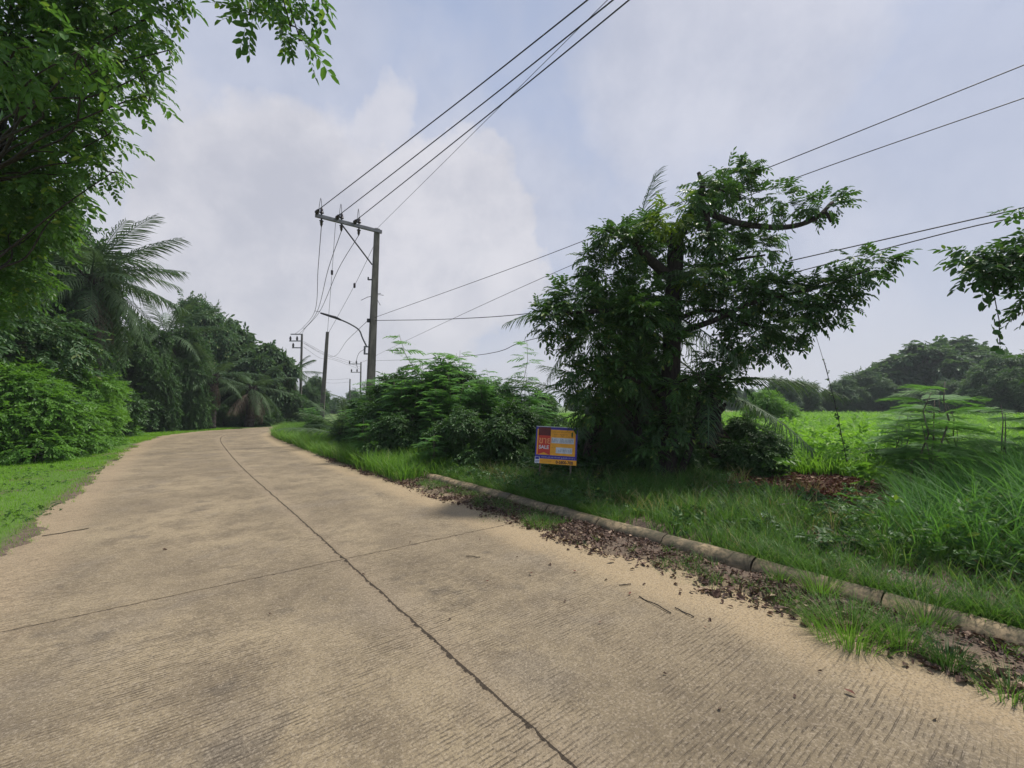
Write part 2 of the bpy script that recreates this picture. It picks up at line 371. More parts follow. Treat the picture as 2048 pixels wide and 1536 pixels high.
while s < 60:
    ln = .98; ring = []
    j = (rng.random()-.5)*.02; jz = (rng.random()-.5)*.018
    for q in np.linspace(s+.004, s+ln+.012, 5):
        for du, dz in prof:
            x, y = at_su(q, 3.17+du*1.12+j); ring.append((x, y, dz*1.05-.015+jz+.022*(vnoise(x, y, 9, 6)-.5)))
    n = len(prof)
    mb.add(ring, [(i*n+k, i*n+k+1, (i+1)*n+k+1, (i+1)*n+k) for i in range(4) for k in range(n-1)] + [tuple(range(n)), tuple(range(5*n-1, 4*n-1, -1))])
    s += 1.0
kb = mb.build('kerb', M_kerb, smooth=True); kb['kind'] = 'structure'

# ------------------------------------------------------------------ leaf templates and scattering
def frame(d, up):
    d = d/np.linalg.norm(d, axis=-1, keepdims=True)
    y = np.cross(up, d); y /= np.maximum(np.linalg.norm(y, axis=-1, keepdims=True), 1e-6)
    z = np.cross(d, y); return np.stack([d, y, z], -1)     # columns
def leaf_t(wd=.38, fold=.10, droop=.12):
    V = np.array([(0, 0, 0), (.32, wd/2, fold*wd*2), (.72, wd*.42, fold*wd-droop*.5), (1, 0, -droop), (.72, -wd*.42, fold*wd-droop*.5), (.32, -wd/2, fold*wd*2)], float)
    return V, np.array([(0, 1, 2, 3), (0, 3, 4, 5)])
def merge(parts):
    V = []; Fc = []; b = 0
    for v, f in parts: V.append(v); Fc.append(f+b); b += len(v)
    return np.vstack(V), np.vstack(Fc)
def place(tp, pos, d, up, sc):
    R = frame(np.array([d], float), np.array([up], float))[0]; v, f = tp
    return (v*sc) @ R.T + np.array(pos), f
def stick(p0, p1, w0):
    p0, p1 = np.array(p0, float), np.array(p1, float); d = p1-p0; s1 = np.cross(d, (0, 0, 1.)); s1 = s1/max(np.linalg.norm(s1), 1e-6)*w0
    return np.array([p0-s1, p0+s1, p1+s1*.5, p1-s1*.5]), np.array([(0, 1, 2, 3)])
def twig_t(n, L, ll, wd, seed, sag=.25):
    """a twig with alternate simple leaves; length about 1"""
    r = np.random.default_rng(seed); tp = leaf_t(wd); parts = []
    q = lambda t_: np.array([t_*L, 0, -sag*t_*t_*L])
    for a_ in (0, .5): parts.append(stick(q(a_), q(a_+.5), .010))
    for i in range(n):
        tt = .12+.88*i/(n-1); sd_ = 1 if i % 2 else -1
        an = rad(r.uniform(35, 70))*sd_ if i < n-1 else 0
        d = np.array([math.cos(an), math.sin(an), r.uniform(-.65, .15)])
        parts.append(place(tp, q(tt), d, (r.uniform(-.4, .4), r.uniform(-.4, .4), 1), ll*r.uniform(.75, 1.15)))
    return merge(parts)
def pinnate_t(n, ll, wd, seed, sag=.5, ang=55, hang=.5):
    r = np.random.default_rng(seed); tp = leaf_t(wd, .08, .18); parts = []
    q = lambda t_: np.array([t_, 0, .12*t_-sag*t_*t_])
    for a_ in (0, .33, .66): parts.append(stick(q(a_), q(a_+.34), .011))
    for i in range(n):
        tt = .2+.78*i/n
        for sd_ in (-1, 1):
            an = rad(ang+r.uniform(-8, 8))*sd_
            d = np.array([math.cos(an), math.sin(an), -hang*r.uniform(.5, 1.3)])
            parts.append(place(tp, q(tt), d, (0, 0, 1), ll*r.uniform(.85, 1.1)))
    parts.append(place(tp, q(1), (1, 0, -.8), (0, 0, 1), ll)); return merge(parts)
def bipinnate_t(n, ll, seed, sag=.3, fine=0):
    """feather of feathers: each pinna a narrow strip, or (fine) rows of tiny leaflets"""
    r = np.random.default_rng(seed); parts = []
    q = lambda t_: np.array([t_, 0, -sag*t_*t_])
    parts.append(stick(q(0), q(.5), .007)); parts.append(stick(q(.5), q(1), .007))
    tp = leaf_t(.26, .02, .1)
    for i in range(n):
        tt = .15+.8*i/(n-1)
        for sd_ in (-1, 1):
            an = rad(62-18*tt+r.uniform(-6, 6))*sd_; l_ = ll*(1-.25*abs(tt-.4))
            d = np.array([math.cos(an), math.sin(an), -.18*r.uniform(0, 2)])
            if not fine:
                w_ = .045; s_ = np.array([-math.sin(an), math.cos(an), 0])*w_; e = np.array([0, 0, -.05])
                b0 = q(tt); v = [b0-s_*.5, b0+s_*.5, b0+d*l_*.5+s_, b0+d*l_*.5-s_, b0+d*l_+e+s_*.4, b0+d*l_+e-s_*.4]
                parts.append((np.array(v), np.array([(0, 1, 2, 3), (3, 2, 4, 5)])))
            else:
                parts.append(stick(q(tt), q(tt)+d*l_, .004))
                for k in range(fine):
                    pp = q(tt)+d*l_*(.1+.9*k/fine)+np.array([0, 0, -.05*(k/fine)**2])
                    for s2 in (-1, 1):
                        a2 = an+rad(65)*s2
                        parts.append(place(tp, pp, (math.cos(a2), math.sin(a2), -.1), (0, 0, 1), .085))
    return merge(parts)
def scatter(temps, pos, d, up, sc, tint):
    """copies of template meshes as one vertex/face/tint set"""
    pos, d, up = [np.asarray(q, float) for q in (pos, d, up)]; k = len(pos)
    sc = np.broadcast_to(sc, (k,)); tint = np.broadcast_to(tint, (k,)); R = frame(d, up)
    Vs, Fs, Ts, b = [], [], [], 0; which = rng.integers(0, len(temps), k)
    for i, (v, f) in enumerate(temps):
        s_ = np.where(which == i)[0]
        if not len(s_): continue
        W_ = np.einsum('nj,kij->kni', v, R[s_])*sc[s_][:, None, None]+pos[s_][:, None]
        Vs.append(W_.reshape(-1, 3)); Fs.append((f[None]+(np.arange(len(s_))*len(v))[:, None, None]).reshape(-1, 4)+b)
        Ts.append(np.repeat(tint[s_], len(v))); b += len(s_)*len(v)
    return np.vstack(Vs), np.vstack(Fs), np.concatenate(Ts)
def rdir(k): v = rng.normal(size=(k, 3)); return v/np.linalg.norm(v, axis=1)[:, None]
def clump_points(clumps, dens, inner=.45, squash=.8):
    """points through the shells of leaf clumps: (x, y, z, r)"""
    Ps, Ds, Ts = [], [], []
    for x, y, z, r in clumps:
        k = max(6, int(dens*r*r)); d = rdir(k); d[:, 2] = np.where(rng.random(k) < .35, np.abs(d[:, 2]), d[:, 2])
        rr = r*(inner+(1-inner)*rng.random(k)**.55)*(1+.18*rng.normal(size=k)*.6)
        Ps.append(np.array([x, y, z])+d*rr[:, None]*np.array([1, 1, squash])); Ds.append(d)
        Ts.append(np.clip(rng.random()*.6+rng.normal(size=k)*.12+.2, 0, 1))
    return np.vstack(Ps), np.vstack(Ds), np.concatenate(Ts)
def foliage(clumps, temps, dens, size, mat, name='crown', out_w=.8, down=.35, inner=.45, squash=.8):
    p, d, tn = clump_points(clumps, dens, inner, squash)
    dd = d*out_w+rdir(len(p))*.6; dd[:, 2] = dd[:, 2]*.6-down
    up = np.array([0, 0, 1.])+rdir(len(p))*.45
    V, Fc, T = scatter(temps, p, dd, up, size*rng.uniform(.55, 1.4, len(p)), tn)
    return mk_mesh(name, V, Fc, mat, T)
def wander(p0, p1, n=6, amp=.1, seed=None):
    p0, p1 = np.array(p0, float), np.array(p1, float); L = np.linalg.norm(p1-p0); o = []
    for i in range(n+1):
        tt = i/n; o.append(p0+(p1-p0)*tt+rng.normal(size=3)*amp*L*math.sin(math.pi*tt)*.5)
    return o
def limb(mb, pts, r0, r1, n=7):
    k = len(pts); mb.tube(pts, [r0+(r1-r0)*(i/(k-1))**.8 for i in range(k)], n)
TW = [twig_t(8, 1, .42, .42, i) for i in range(4)]           # simple-leaved twigs
TWs = [twig_t(11, 1, .30, .45, 10+i) for i in range(4)]
TWb = [twig_t(6, .8, .62, .5, 20+i) for i in range(3)]
PIN = [pinnate_t(5, .36, .38, i, .38, 55, .32) for i in range(4)]
PIN2 = [pinnate_t(4, .30, .42, 40+i, .25, 50, .3) for i in range(2)]
BIP = [bipinnate_t(7, .42, i) for i in range(3)]
BIF = [bipinnate_t(8, .42, i, .3, 11) for i in range(2)]
FULL = 1.0                                                    # density switch for quick tests

# ------------------------------------------------------------------ library plants (meshes shared by copies)
def lib_tree(h, rx, nc, size, dens, temps, mat, seed, bark, trunk_r=.16, low=.3, cr=(.16, .3), flat=.75, leanx=0):
    """broadleaf tree: tapered trunk, limbs to every clump, leaves as twigs"""
    global rng; keep = rng; rng = np.random.default_rng(seed)
    cl = []
    for i in range(nc):
        a_ = rng.random()*6.283; q = rng.random()**.5; z = low+(1-low)*(i+.5)/nc
        prof_ = math.sin(math.pi*min(1, (z-low)/(1-low)*.80+.17))**.7
        r = rng.uniform(*cr)*h*(.65+.5*prof_)*.7
        cl.append((math.cos(a_)*rx*q*prof_+leanx*z, math.sin(a_)*rx*q*prof_, z*h-r*.6, r))
    mb = MB(); top = (leanx, 0, h*.82); tr = wander((0, 0, -.15), top, 7, .05); limb(mb, tr, trunk_r, trunk_r*.25, 9)
    for c_ in cl:
        z0 = max(.12*h, c_[2]*.62); k = min(6, int(z0/(h*.82)*7)); b0 = np.array(tr[k])
        limb(mb, wander(b0, c_[:3], 5, .16), trunk_r*.38, .018, 5)
        for _ in range(3):
            e = np.array(c_[:3])+rdir(1)[0]*c_[3]*.9; limb(mb, wander(c_[:3], e, 3, .2), .018, .006, 4)
    me_t = mb.build('trunk', bark, smooth=True); tm = me_t.data; bpy.data.objects.remove(me_t)
    cm = foliage(cl, temps, dens*FULL, size, mat, squash=flat)
    rng = keep; return tm, cm
def put(name, label, lib, loc, sc=1, rz=None, cat='tree', group=None, szz=None, below=.03):
    tm, cm = lib; o = thing(name, label, cat, (loc[0], loc[1], ground_z(loc[0], loc[1])-below), group, rng.random()*6.28 if rz is None else rz)
    o.scale = (sc, sc, szz if szz else sc)
    link('trunk' if cat == 'tree' else 'stem', tm, o); link('crown' if cat == 'tree' else 'foliage', cm, o); return o
LA = lib_tree(9, 3.4, 40, .55, 190, TW, M_mid, 1, M_bark2, cr=(.10, .24))
LB = lib_tree(9, 3.0, 24, .55, 190, TWs, M_mid, 2, M_bark, low=.22)
LC = lib_tree(10, 4.6, 40, .80, 110, TWb, M_far, 3, M_bark2, .18, .40, (.08, .18), .6)
LD = lib_tree(6, 3.1, 34, .45, 280, TWs, M_dshrub, 4, M_bark, .10, .06, (.12, .30), .85)
LE = lib_tree(8, 3.4, 34, .7, 150, TW, M_far, 5, M_bark2, .14, .22, (.09, .21), .8)
SA = lib_tree(2.6, 1.5, 22, .26, 900, TWs, M_brush, 6, M_bark, .04, .06, (.2, .34), .85)
SB = lib_tree(2.4, 1.3, 18, .28, 800, TW, M_dshrub, 7, M_bark, .04, .05, (.22, .36), .85)
SC = lib_tree(1.2, .7, 12, .2, 1800, TWs, M_dshrub, 8, M_bark, .02, .05, (.25, .4), .8)
def lib_leucaena(h, ns, seed, temps, size, spread=.45, mat=M_leu, per=16):
    """several thin stems, feathery leaves in tiers up each stem"""
    global rng; keep = rng; rng = np.random.default_rng(seed)
    mb = MB(); P_, D_, T_ = [], [], []
    for i in range(ns):
        a_ = rng.random()*6.283; hh = h*rng.uniform(.55, 1); q = spread*h*rng.uniform(.2, 1)*.6
        pts = wander((rng.normal()*.1, rng.normal()*.1, -.1), (math.cos(a_)*q, math.sin(a_)*q, hh), 6, .08); limb(mb, pts, .022, .004, 5)
        pts = np.array(pts); tn = rng.random()
        for k in range(per):
            tt = .22+.78*(k/per)**.85; x = tt*6; i0 = min(5, int(x)); b0 = pts[i0]+(pts[i0+1]-pts[i0])*(x-i0)
            az = k*2.4+rng.random(); sub = rng.uniform(.0, .28)*(1-tt)*h*.6
            for m_ in range(2):
                az2 = az+m_*.5; dv = np.array([math.cos(az2), math.sin(az2), .35*rng.random()+.1])
                P_.append(b0+dv*sub*(m_+.4)); D_.append(dv); T_.append(np.clip(tn*.5+rng.random()*.5, 0, 1))
            if sub > .1: limb(mb, [b0, b0+np.array([math.cos(az), math.sin(az), .3])*sub], .006, .003, 4)
    n = len(P_); V, Fc, T = scatter(temps, np.array(P_), np.array(D_), np.array([[0, 0, 1.]]*n)+rdir(n)*.2, size*rng.uniform(.7, 1.2, n), np.array(T_))
    me_t = mb.build('stem', M_bark2, smooth=True); tm = me_t.data; bpy.data.objects.remove(me_t)
    rng = keep; return tm, mk_mesh('foliage', V, Fc, mat, T)
L1 = lib_leucaena(3.0, 11, 31, BIP, .36, per=24)
L2 = lib_leucaena(3.0, 9, 32, BIP, .38, .6, per=22)
L3 = lib_leucaena(1.5, 4, 33, BIF, .42, .5, per=8)
L4 = lib_leucaena(3.2, 4, 34, BIP, .42, .25, per=18)

def frond_mesh(L, n, ll, wd, droop, hang, mat, seed, name='frond', rise=0.0, ragged=0.0):
    """feather palm frond from the origin along +X"""
    r = np.random.default_rng(seed); V = []; Fc = []
    q = lambda t_: np.array([L*t_*(1-.10*droop*t_), .0, L*(rise*t_-droop*t_*t_)])
    pts = [q(t_) for t_ in np.linspace(0, 1, 9)]
    for i in range(8):
        w0 = .035*(1-i/8.5)+.006; w1 = .035*(1-(i+1)/8.5)+.006; b = len(V)
        for p_, w_ in ((pts[i], w0), (pts[i+1], w1)): V += [p_+(0, -w_, 0), p_+(0, 0, w_*.7), p_+(0, w_, 0), p_+(0, 0, -w_*.7)]
        Fc += [(b+k, b+(k+1) % 4, b+4+(k+1) % 4, b+4+k) for k in range(4)]
    for i in range(n):
        tt = .14+.85*i/n; l_ = ll*(math.sin(math.pi*(.14+.80*tt))**.6)*r.uniform(.85, 1.1)
        if r.random() < ragged: continue
        tg = q(min(1, tt+.02))-q(tt-.02); tg /= np.linalg.norm(tg)
        for sd_ in (-1, 1):
            an = rad(64-30*tt+r.uniform(-9, 9)); side = np.array([0, sd_, 0]); upv = np.cross(tg, side)*sd_
            d = tg*math.cos(an)+side*math.sin(an)+np.array([0, 0, r.uniform(.0, .25)])
            b0 = q(tt); h_ = hang*r.uniform(.6, 1.4); wv = tg*wd*.5
            m1 = b0+d*l_*.4+np.array([0, 0, -h_*l_*.10]); m2 = b0+d*l_*.72+np.array([0, 0, -h_*l_*.38]); e = b0+d*l_*.92+np.array([0, 0, -h_*l_*.82])
            b = len(V); V += [b0-wv*.5, b0+wv*.5, m1+wv, m1-wv, m2+wv*.8, m2-wv*.8, e+wv*.1, e-wv*.1]
            Fc += [(b, b+1, b+2, b+3), (b+3, b+2, b+4, b+5), (b+5, b+4, b+6, b+7)]
    return mk_mesh(name, V, Fc, mat, np.full(len(V), r.random()))
FR = [frond_mesh(4.6, 40, .95, .075, .42, .9, M_palm, 1, rise=.1), frond_mesh(4.4, 38, .9, .075, .6, 1.1, M_palm, 2, rise=.15), frond_mesh(4.7, 40, 1.0, .075, .30, .8, M_palm, 3)]
FD = [frond_mesh(4.0, 36, .8, .06, .35, 1.5, M_dead, 4, 'dead_frond', ragged=.2), frond_mesh(3.8, 34, .75, .06, .5, 1.7, M_dead, 5, 'dead_frond', ragged=.25)]
FS = [frond_mesh(3.0, 52, .55, .028, .30, .7, M_palm, 6, rise=.05), frond_mesh(2.8, 50, .5, .028, .48, .8, M_palm, 7, rise=.12)]
def palm(name, label, loc, hc, n, temps, sc=1, dead=0, seed=0, tr=.26, group=None, elev=(-35, 75), az0=None, rzs=None, deadel=(-78, -45), pw=.9, spear=0):
    global rng; keep = rng; rng = np.random.default_rng(900+seed)
    z = ground_z(loc[0], loc[1]); o = thing(name, label, 'palm tree', (loc[0], loc[1], z-.03), group)
    mb = MB(); k = max(6, int(hc/.16)); pts = []; rr = []
    for i in range(k+1):
        tt = i/k; pts.append((.12*math.sin(tt*2+seed), .1*math.sin(tt*3), hc*tt)); rr.append(tr*(1.15-.25*tt)*(1+.13*(i % 2))*rng.uniform(.94, 1.06))
    mb.tube(pts, rr, 10); top = np.array(pts[-1])
    for i in range(26):                                        # cut leaf bases round the crownshaft
        a_ = i*2.4; zz = hc-.9*(i/26.)-.02; e = np.array([math.cos(a_), math.sin(a_), .9])
        b0 = np.array([top[0]+math.cos(a_)*tr*.7, top[1]+math.sin(a_)*tr*.7, zz]); mb.tube([b0, b0+e*.22], [.06, .035], 5)
    mb.build('trunk', M_bark, o, smooth=False)
    for i in range(n):
        tt = (i+.5)/n; el = rad(elev[1]+(elev[0]-elev[1])*tt**pw+rng.uniform(-6, 6)); az = i*2.39996+rng.uniform(-.15, .15)
        f = link('frond', temps[i % len(temps)], o, Vector(top)+Vector((math.cos(az)*tr*.5, math.sin(az)*tr*.5, -.25*tt)))
        f.rotation_euler = (rng.uniform(-.35, .35), -el, az); f.scale = (sc*rng.uniform(.85, 1.08),)*3
        if spear and i == 0: f.rotation_euler = (.2, -rad(93), az); f.scale = (spear,)*3
    for i in range(dead):
        az = i*2.39996+1; el = rad(rng.uniform(*deadel))
        f = link('dead_frond', FD[i % 2], o, Vector(top)+Vector((math.cos(az)*tr*.6, math.sin(az)*tr*.6, -.5)))
        f.rotation_euler = (0, -el, az); f.scale = (sc*rng.uniform(.7, .95),)*3
    rng = keep; return o

# ------------------------------------------------------------------ the big pruned tree beside the sign
TB = G(1332, 962, .2)
def q3(px, py, dy=0.0): return P(px, py, TB[1]+dy)
o = thing('pruned_tree', 'large dark leafy tree with lopped top limbs standing beside the orange sale sign', 'tree', TB)
rel = lambda p_: np.array(p_)-TB
mb = MB()
def lim(pts, r0, r1, n=9): 
    C_ = spline([rel(q3(*p_)) for p_ in pts], 5); limb(mb, list(C_), r0, r1, n)
lim([(1332, 985), (1336, 860), (1342, 740), (1345, 620), (1350, 540), (1352, 470)], .20, .15, 12)
lim([(1352, 480), (1375, 440), (1398, 400), (1405, 372), (1397, 345)], .14, .035)
lim([(1370, 440), (1410, 425), (1470, 445, -.2), (1560, 455, -.3), (1625, 440, -.4), (1665, 405, -.4)], .085, .035)
lim([(1398, 398), (1435, 378, .1), (1468, 386, .2), (1480, 400, .3)], .08, .04)
lim([(1625, 440, -.4), (1650, 425, -.5), (1662, 445, -.5)], .05, .02)
lim([(1348, 560), (1300, 520, -.2), (1262, 480, -.3), (1225, 462, -.3)], .11, .07)
lim([(1225, 462, -.3), (1214, 455, -.3)], .075, .06)
lim([(1346, 600), (1290, 600, -.3), (1220, 620, -.5), (1150, 625, -.6), (1110, 630, -.6)], .09, .02)
lim([(1346, 680), (1375, 660), (1430, 640, -.4), (1520, 600, -.7), (1620, 580, -.9), (1740, 540, -1)], .09, .015)
lim([(1347, 640), (1420, 620, -.2), (1500, 650, -.5), (1580, 655, -.7)], .06, .015)
lim([(1345, 560), (1400, 540, .4), (1470, 520, .5), (1530, 510, .5)], .08, .02)
lim([(1338, 780), (1400, 750, -.4), (1470, 760, -.5)], .06, .015)
lim([(1338, 800), (1270, 760, -.5), (1190, 750, -.6)], .07, .015)
lim([(1352, 500), (1310, 460, .3), (1300, 430, .3)], .07, .02)
lim([(1405, 410), (1420, 470), (1425, 520)], .08, .05)
lim([(1325, 985, .2), (1285, 900, .4), (1262, 780, .4), (1248, 660, .3)], .12, .05)
lim([(1345, 985, -.1), (1385, 880, -.2), (1400, 780, -.3)], .09, .03)
mb.build('trunk', M_bark, o, smooth=True)
cl = []
for px, py, r, dy in [(1115, 640, 48, -.6), (1150, 605, 52, -.4), (1190, 690, 62, -.5), (1215, 560, 55, 0), (1238, 485, 45, -.2), (1180, 520, 26, 0), (1300, 470, 42, .4), (1300, 560, 60, .6),
                      (1262, 650, 62, -.6), (1175, 765, 48, -.5), (1250, 745, 46, -.6), (1415, 385, 30, .2), (1470, 355, 36, .3), (1478, 400, 38, .4), (1440, 480, 48, .6), (1510, 500, 46, .4),
                      (1430, 560, 55, .3), (1470, 610, 60, -.3), (1545, 590, 50, -.5), (1600, 600, 46, -.7), (1655, 585, 38, -.8), (1700, 560, 30, -.9), (1750, 535, 26, -1), (1590, 655, 34, -.7),
                      (1500, 680, 50, -.6), (1440, 725, 38, -.2), (1300, 770, 40, .5), (1395, 775, 36, -.4), (1455, 765, 32, -.3), (1185, 825, 34, -.2), (1290, 620, 46, -.6), (1395, 555, 36, -.5), (1400, 378, 20, -.3), (1385, 415, 20, -.4), (1235, 475, 24, -.6), (1280, 500, 30, -.5), (1335, 690, 30, -.6), (1330, 850, 32, -.5), (1300, 900, 28, -.5), (1385, 850, 26, -.4), (1350, 780, 26, -.5), (1360, 620, 28, -.4), (1440, 375, 24, -.4), (1540, 435, 16, -.5), (1240, 790, 36, .4), (1560, 395, 26, -.2), (1585, 430, 16, -.3), (1655, 415, 27, -.4), (1610, 415, 18, -.4),
                      (1300, 700, 40, .7), (1400, 480, 38, -.4), (1680, 620, 22, -.8), (1545, 700, 22, -.6), (1500, 335, 14, .3), (1640, 640, 18, -.7), (1240, 610, 50, .5), (1700, 520, 14, -.9)]:
    c_ = rel(q3(px, py, dy)); cl.append((*c_, .90*r/F_PX*TB[1]))
link('crown', foliage(cl, PIN+PIN2, 860*FULL, .25, M_big, down=.08, inner=.35), o)
cl2 = [(*rel(q3(px, py, dy)), r/F_PX*TB[1]) for px, py, r, dy in [(1345, 440, 34, -.5), (1320, 455, 22, -.5), (1490, 345, 12, .3), (1380, 560, 16, -.6), (1530, 545, 14, -.4)]]
link('yellow_foliage', foliage(cl2, PIN, 420, .25, M_bigtop, name='yellow_foliage', down=.3, inner=.3), o)

# palms within and beside it
pl = q3(1280, 960, 1.1); palm('date_palm', 'slender date palm whose fronds poke out round the large pruned tree', (pl[0], pl[1]), 3.7, 30, FS, .95, 12, 3, .17, elev=(-84, 50), pw=.6, spear=1.08, deadel=(-88, -70))
pl = q3(1190, 960, 1.5); palm('date_palm', 'low date palm with drooping fronds just behind the sale sign', (pl[0], pl[1]), 1.5, 13, FS, .78, 2, 5, .14, elev=(-30, 70))
pl = q3(1430, 960, .6); palm('date_palm', 'stubby date palm with fronds arching over the field grass', (pl[0], pl[1]), 1.9, 13, FS, .85, 2, 8, .15, elev=(-35, 55))

# ------------------------------------------------------------------ left side
o_loc = (-7.6, 5.6); zc = ground_z(*o_loc)
o = thing('overhanging_tree', 'near tree leaning over the lawn with leafy branches filling the upper left', 'tree', (o_loc[0], o_loc[1], zc))
B0 = np.array([o_loc[0], o_loc[1], zc]); mb = MB()
tr_ = [B0, B0+(.1, .1, 1.5), B0+(.3, 0, 3), B0+(.6, -.1, 4.6), B0+(.9, -.2, 6.2)]
limb(mb, [p_-B0 for p_ in spline(tr_, 4)], .25, .14, 10)
oc = []
for px, py, r, Y in [(40, 40, 95, 5.2), (150, 20, 80, 5), (230, 50, 60, 5), (290, 40, 38, 4.8), (120, 150, 90, 5.5), (215, 150, 55, 5.2), (285, 150, 30, 5), (300, 190, 20, 4.9), (40, 240, 90, 5.8), (150, 250, 62, 5.6),
                     (200, 330, 32, 5.6), (215, 270, 24, 5.4), (50, 360, 75, 6), (130, 350, 50, 6), (135, 405, 22, 6.2), (545, 5, 34, 4.2), (580, 50, 26, 4.2), (600, 80, 12, 4.2), (500, 30, 10, 4.2), (340, 100, 9, 4.8), (325, -20, 30, 4.8),
                     (-60, 100, 110, 5.5), (-60, 330, 110, 6), (100, -80, 120, 4.8), (300, -70, 60, 4.6), (480, -60, 50, 4.2), (600, -30, 36, 4.2), (20, 120, 60, 4.2), (160, 100, 40, 4.0), (40, 450, 80, 6.6), (90, 440, 40, 6.6), (-40, 480, 90, 6.6), (10, 560, 70, 7), (225, 345, 12, 5.5)]:
    c_ = P(px, py, Y); oc.append((*(c_-B0), r/F_PX*Y))
for c_ in oc:
    k = min(len(tr_)-1, max(1, int((c_[2])/1.6))); st = tr_[k]-B0
    if c_[0] > 4.2: way = [tr_[-1]-B0, P(150, -420, 4.6)-B0, P(470, -260, 4.3)-B0, np.array(c_[:3])]
    else: way = wander(st, c_[:3], 4, .10)
    limb(mb, list(spline(way, 4)), .020, .006, 5)
    for _ in range(3): limb(mb, wander(c_[:3], np.array(c_[:3])+rdir(1)[0]*c_[3], 3, .2), .01, .004, 4)
mb.build('trunk', M_bark, o, smooth=True)
link('crown', foliage(oc, TWs+TW[:2], 640*FULL, .24, M_over, down=.4, inner=.25, squash=.95), o)

def gp(px, py): q_ = G(px, py); return (q_[0], q_[1])
def hp(px, Y): return ((px-1024)/F_PX*Y, Y)
put('dense_tree', 'dense dark tree behind the overhanging branches at the left edge', LB, hp(-150, 12), .9, .3)
put('dense_tree', 'tall leafy tree between the oil palm and the overhanging branches', LA, hp(0, 17.5), .80, 1.9, szz=1.3)
put('dense_tree', 'dark tree crowding against the oil palm from the left', LB, hp(75, 20.5), .62, 4.0, szz=1.3)
put('dense_tree', 'dense tree rising behind the bright lawn shrubs', LB, hp(140, 25), .72, 2.2, szz=.9)
palm('oil_palm', 'large oil palm with long arching fronds above the lawn shrubs', hp(165, 17.4), 7.0, 50, FR, .72, 10, 1, .34, elev=(-60, 66), pw=1.1)
palm('oil_palm', 'oil palm crown rising in front of the round dark tree', hp(330, 29), 6.6, 20, FR, .7, 4, 2, .3)
put('dense_tree', 'broad dark tree reaching down to the lawn beside the bend', LD, hp(290, 27), .66, .5, szz=1.15)
put('dense_tree', 'bushy tree hanging its lowest leaves over the left road edge', LD, hp(368, 30), .66, 2.5, szz=1.2)
put('dense_tree', 'round-crowned tree standing tallest behind the bend', LA, hp(385, 36), .72, 1.1, szz=1.2)
put('dense_tree', 'flat-crowned tree beside the round one, behind the bend', LC, hp(450, 39), .60, 2.1, szz=.95)
put('dense_tree', 'low dark tree behind the dead fronds at the bend', LD, hp(470, 39), .7, 5.1, szz=.8)
put('dense_tree', 'umbrella-shaped tree over the dead fronds at the bend', LC, hp(532, 38), .50, 3.1, szz=.72)
put('dense_tree', 'dark tree filling the gap below the umbrella-shaped tree', LD, hp(545, 42), .8, 1.3, szz=.82)
put('dense_tree', 'small rounded tree right of the small floodlight pole', LB, hp(630, 48), .40, 1.8, szz=.55)
put('dense_tree', 'low dark tree at the far end of the tree wall', LD, hp(595, 46), .55, .8)
palm('oil_palm', 'oil palm with a skirt of hanging dead fronds at the road bend', hp(425, 30.5), 3.9, 16, FR, .6, 12, 4, .3, elev=(-20, 70), deadel=(-85, -55))
palm('oil_palm', 'shaggy oil palm with grey dead fronds arching to the ground', hp(500, 33.5), 3.2, 14, FR, .65, 14, 6, .3, elev=(-30, 60), deadel=(-70, -10))
palm('oil_palm', 'upright oil palm beside the umbrella-shaped tree', hp(582, 41), 4.8, 20, FR, .55, 5, 7, .26)
# bare twiggy tree
o = thing('bare_tree', 'leafless pale twiggy tree behind the flat-crowned tree', 'tree', (*hp(492, 41), 0)); mb = MB()
limb(mb, wander((0, 0, -.1), (0, 0, 5), 6, .04), .12, .05, 7)
for i in range(26):
    st = np.array([0, 0, rng.uniform(3, 5)]); e = st+np.array([rng.normal()*1.1, rng.normal()*.7, rng.uniform(.8, 2.4)])
    limb(mb, wander(st, e, 4, .15), .035, .012, 4)
    for _ in range(4): limb(mb, wander(e, e+rdir(1)[0]*.6+(0, 0, .3), 2, .2), .014, .006, 3)
mb.build('branches', M_bark2, o)
# bright shrubs on the far side of the lawn
for i, (lb, px, Y, sc, lib) in enumerate([
    ('bright green shrub nearest the lower left corner of the tree wall', -30, 12.4, 1.1, SA), ('bright green shrub bulging toward the bare litter patch', 45, 13.4, 1.15, SA),
    ('tall bright shrub in the middle of the lawn shrub bank', 105, 15.2, 1.25, SA), ('bright shrub sloping down to the lawn end', 152, 18, 1.2, SA),
    ('last low bright shrub before the dark trees', 190, 22, 1.2, SA), ('bright shrub half out of view at the left end', -110, 12.5, 1.1, SA),
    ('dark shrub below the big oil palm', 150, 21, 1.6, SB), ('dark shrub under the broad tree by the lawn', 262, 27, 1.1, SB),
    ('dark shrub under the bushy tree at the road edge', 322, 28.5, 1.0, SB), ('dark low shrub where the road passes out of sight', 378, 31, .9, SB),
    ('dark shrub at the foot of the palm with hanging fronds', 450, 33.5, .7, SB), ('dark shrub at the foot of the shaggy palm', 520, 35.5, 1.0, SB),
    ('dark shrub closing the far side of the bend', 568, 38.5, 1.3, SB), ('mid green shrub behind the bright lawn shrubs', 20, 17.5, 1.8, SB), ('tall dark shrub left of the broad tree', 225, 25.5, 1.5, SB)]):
    put('shrub', lb, lib, hp(px, Y), sc, i*1.3, 'shrub')

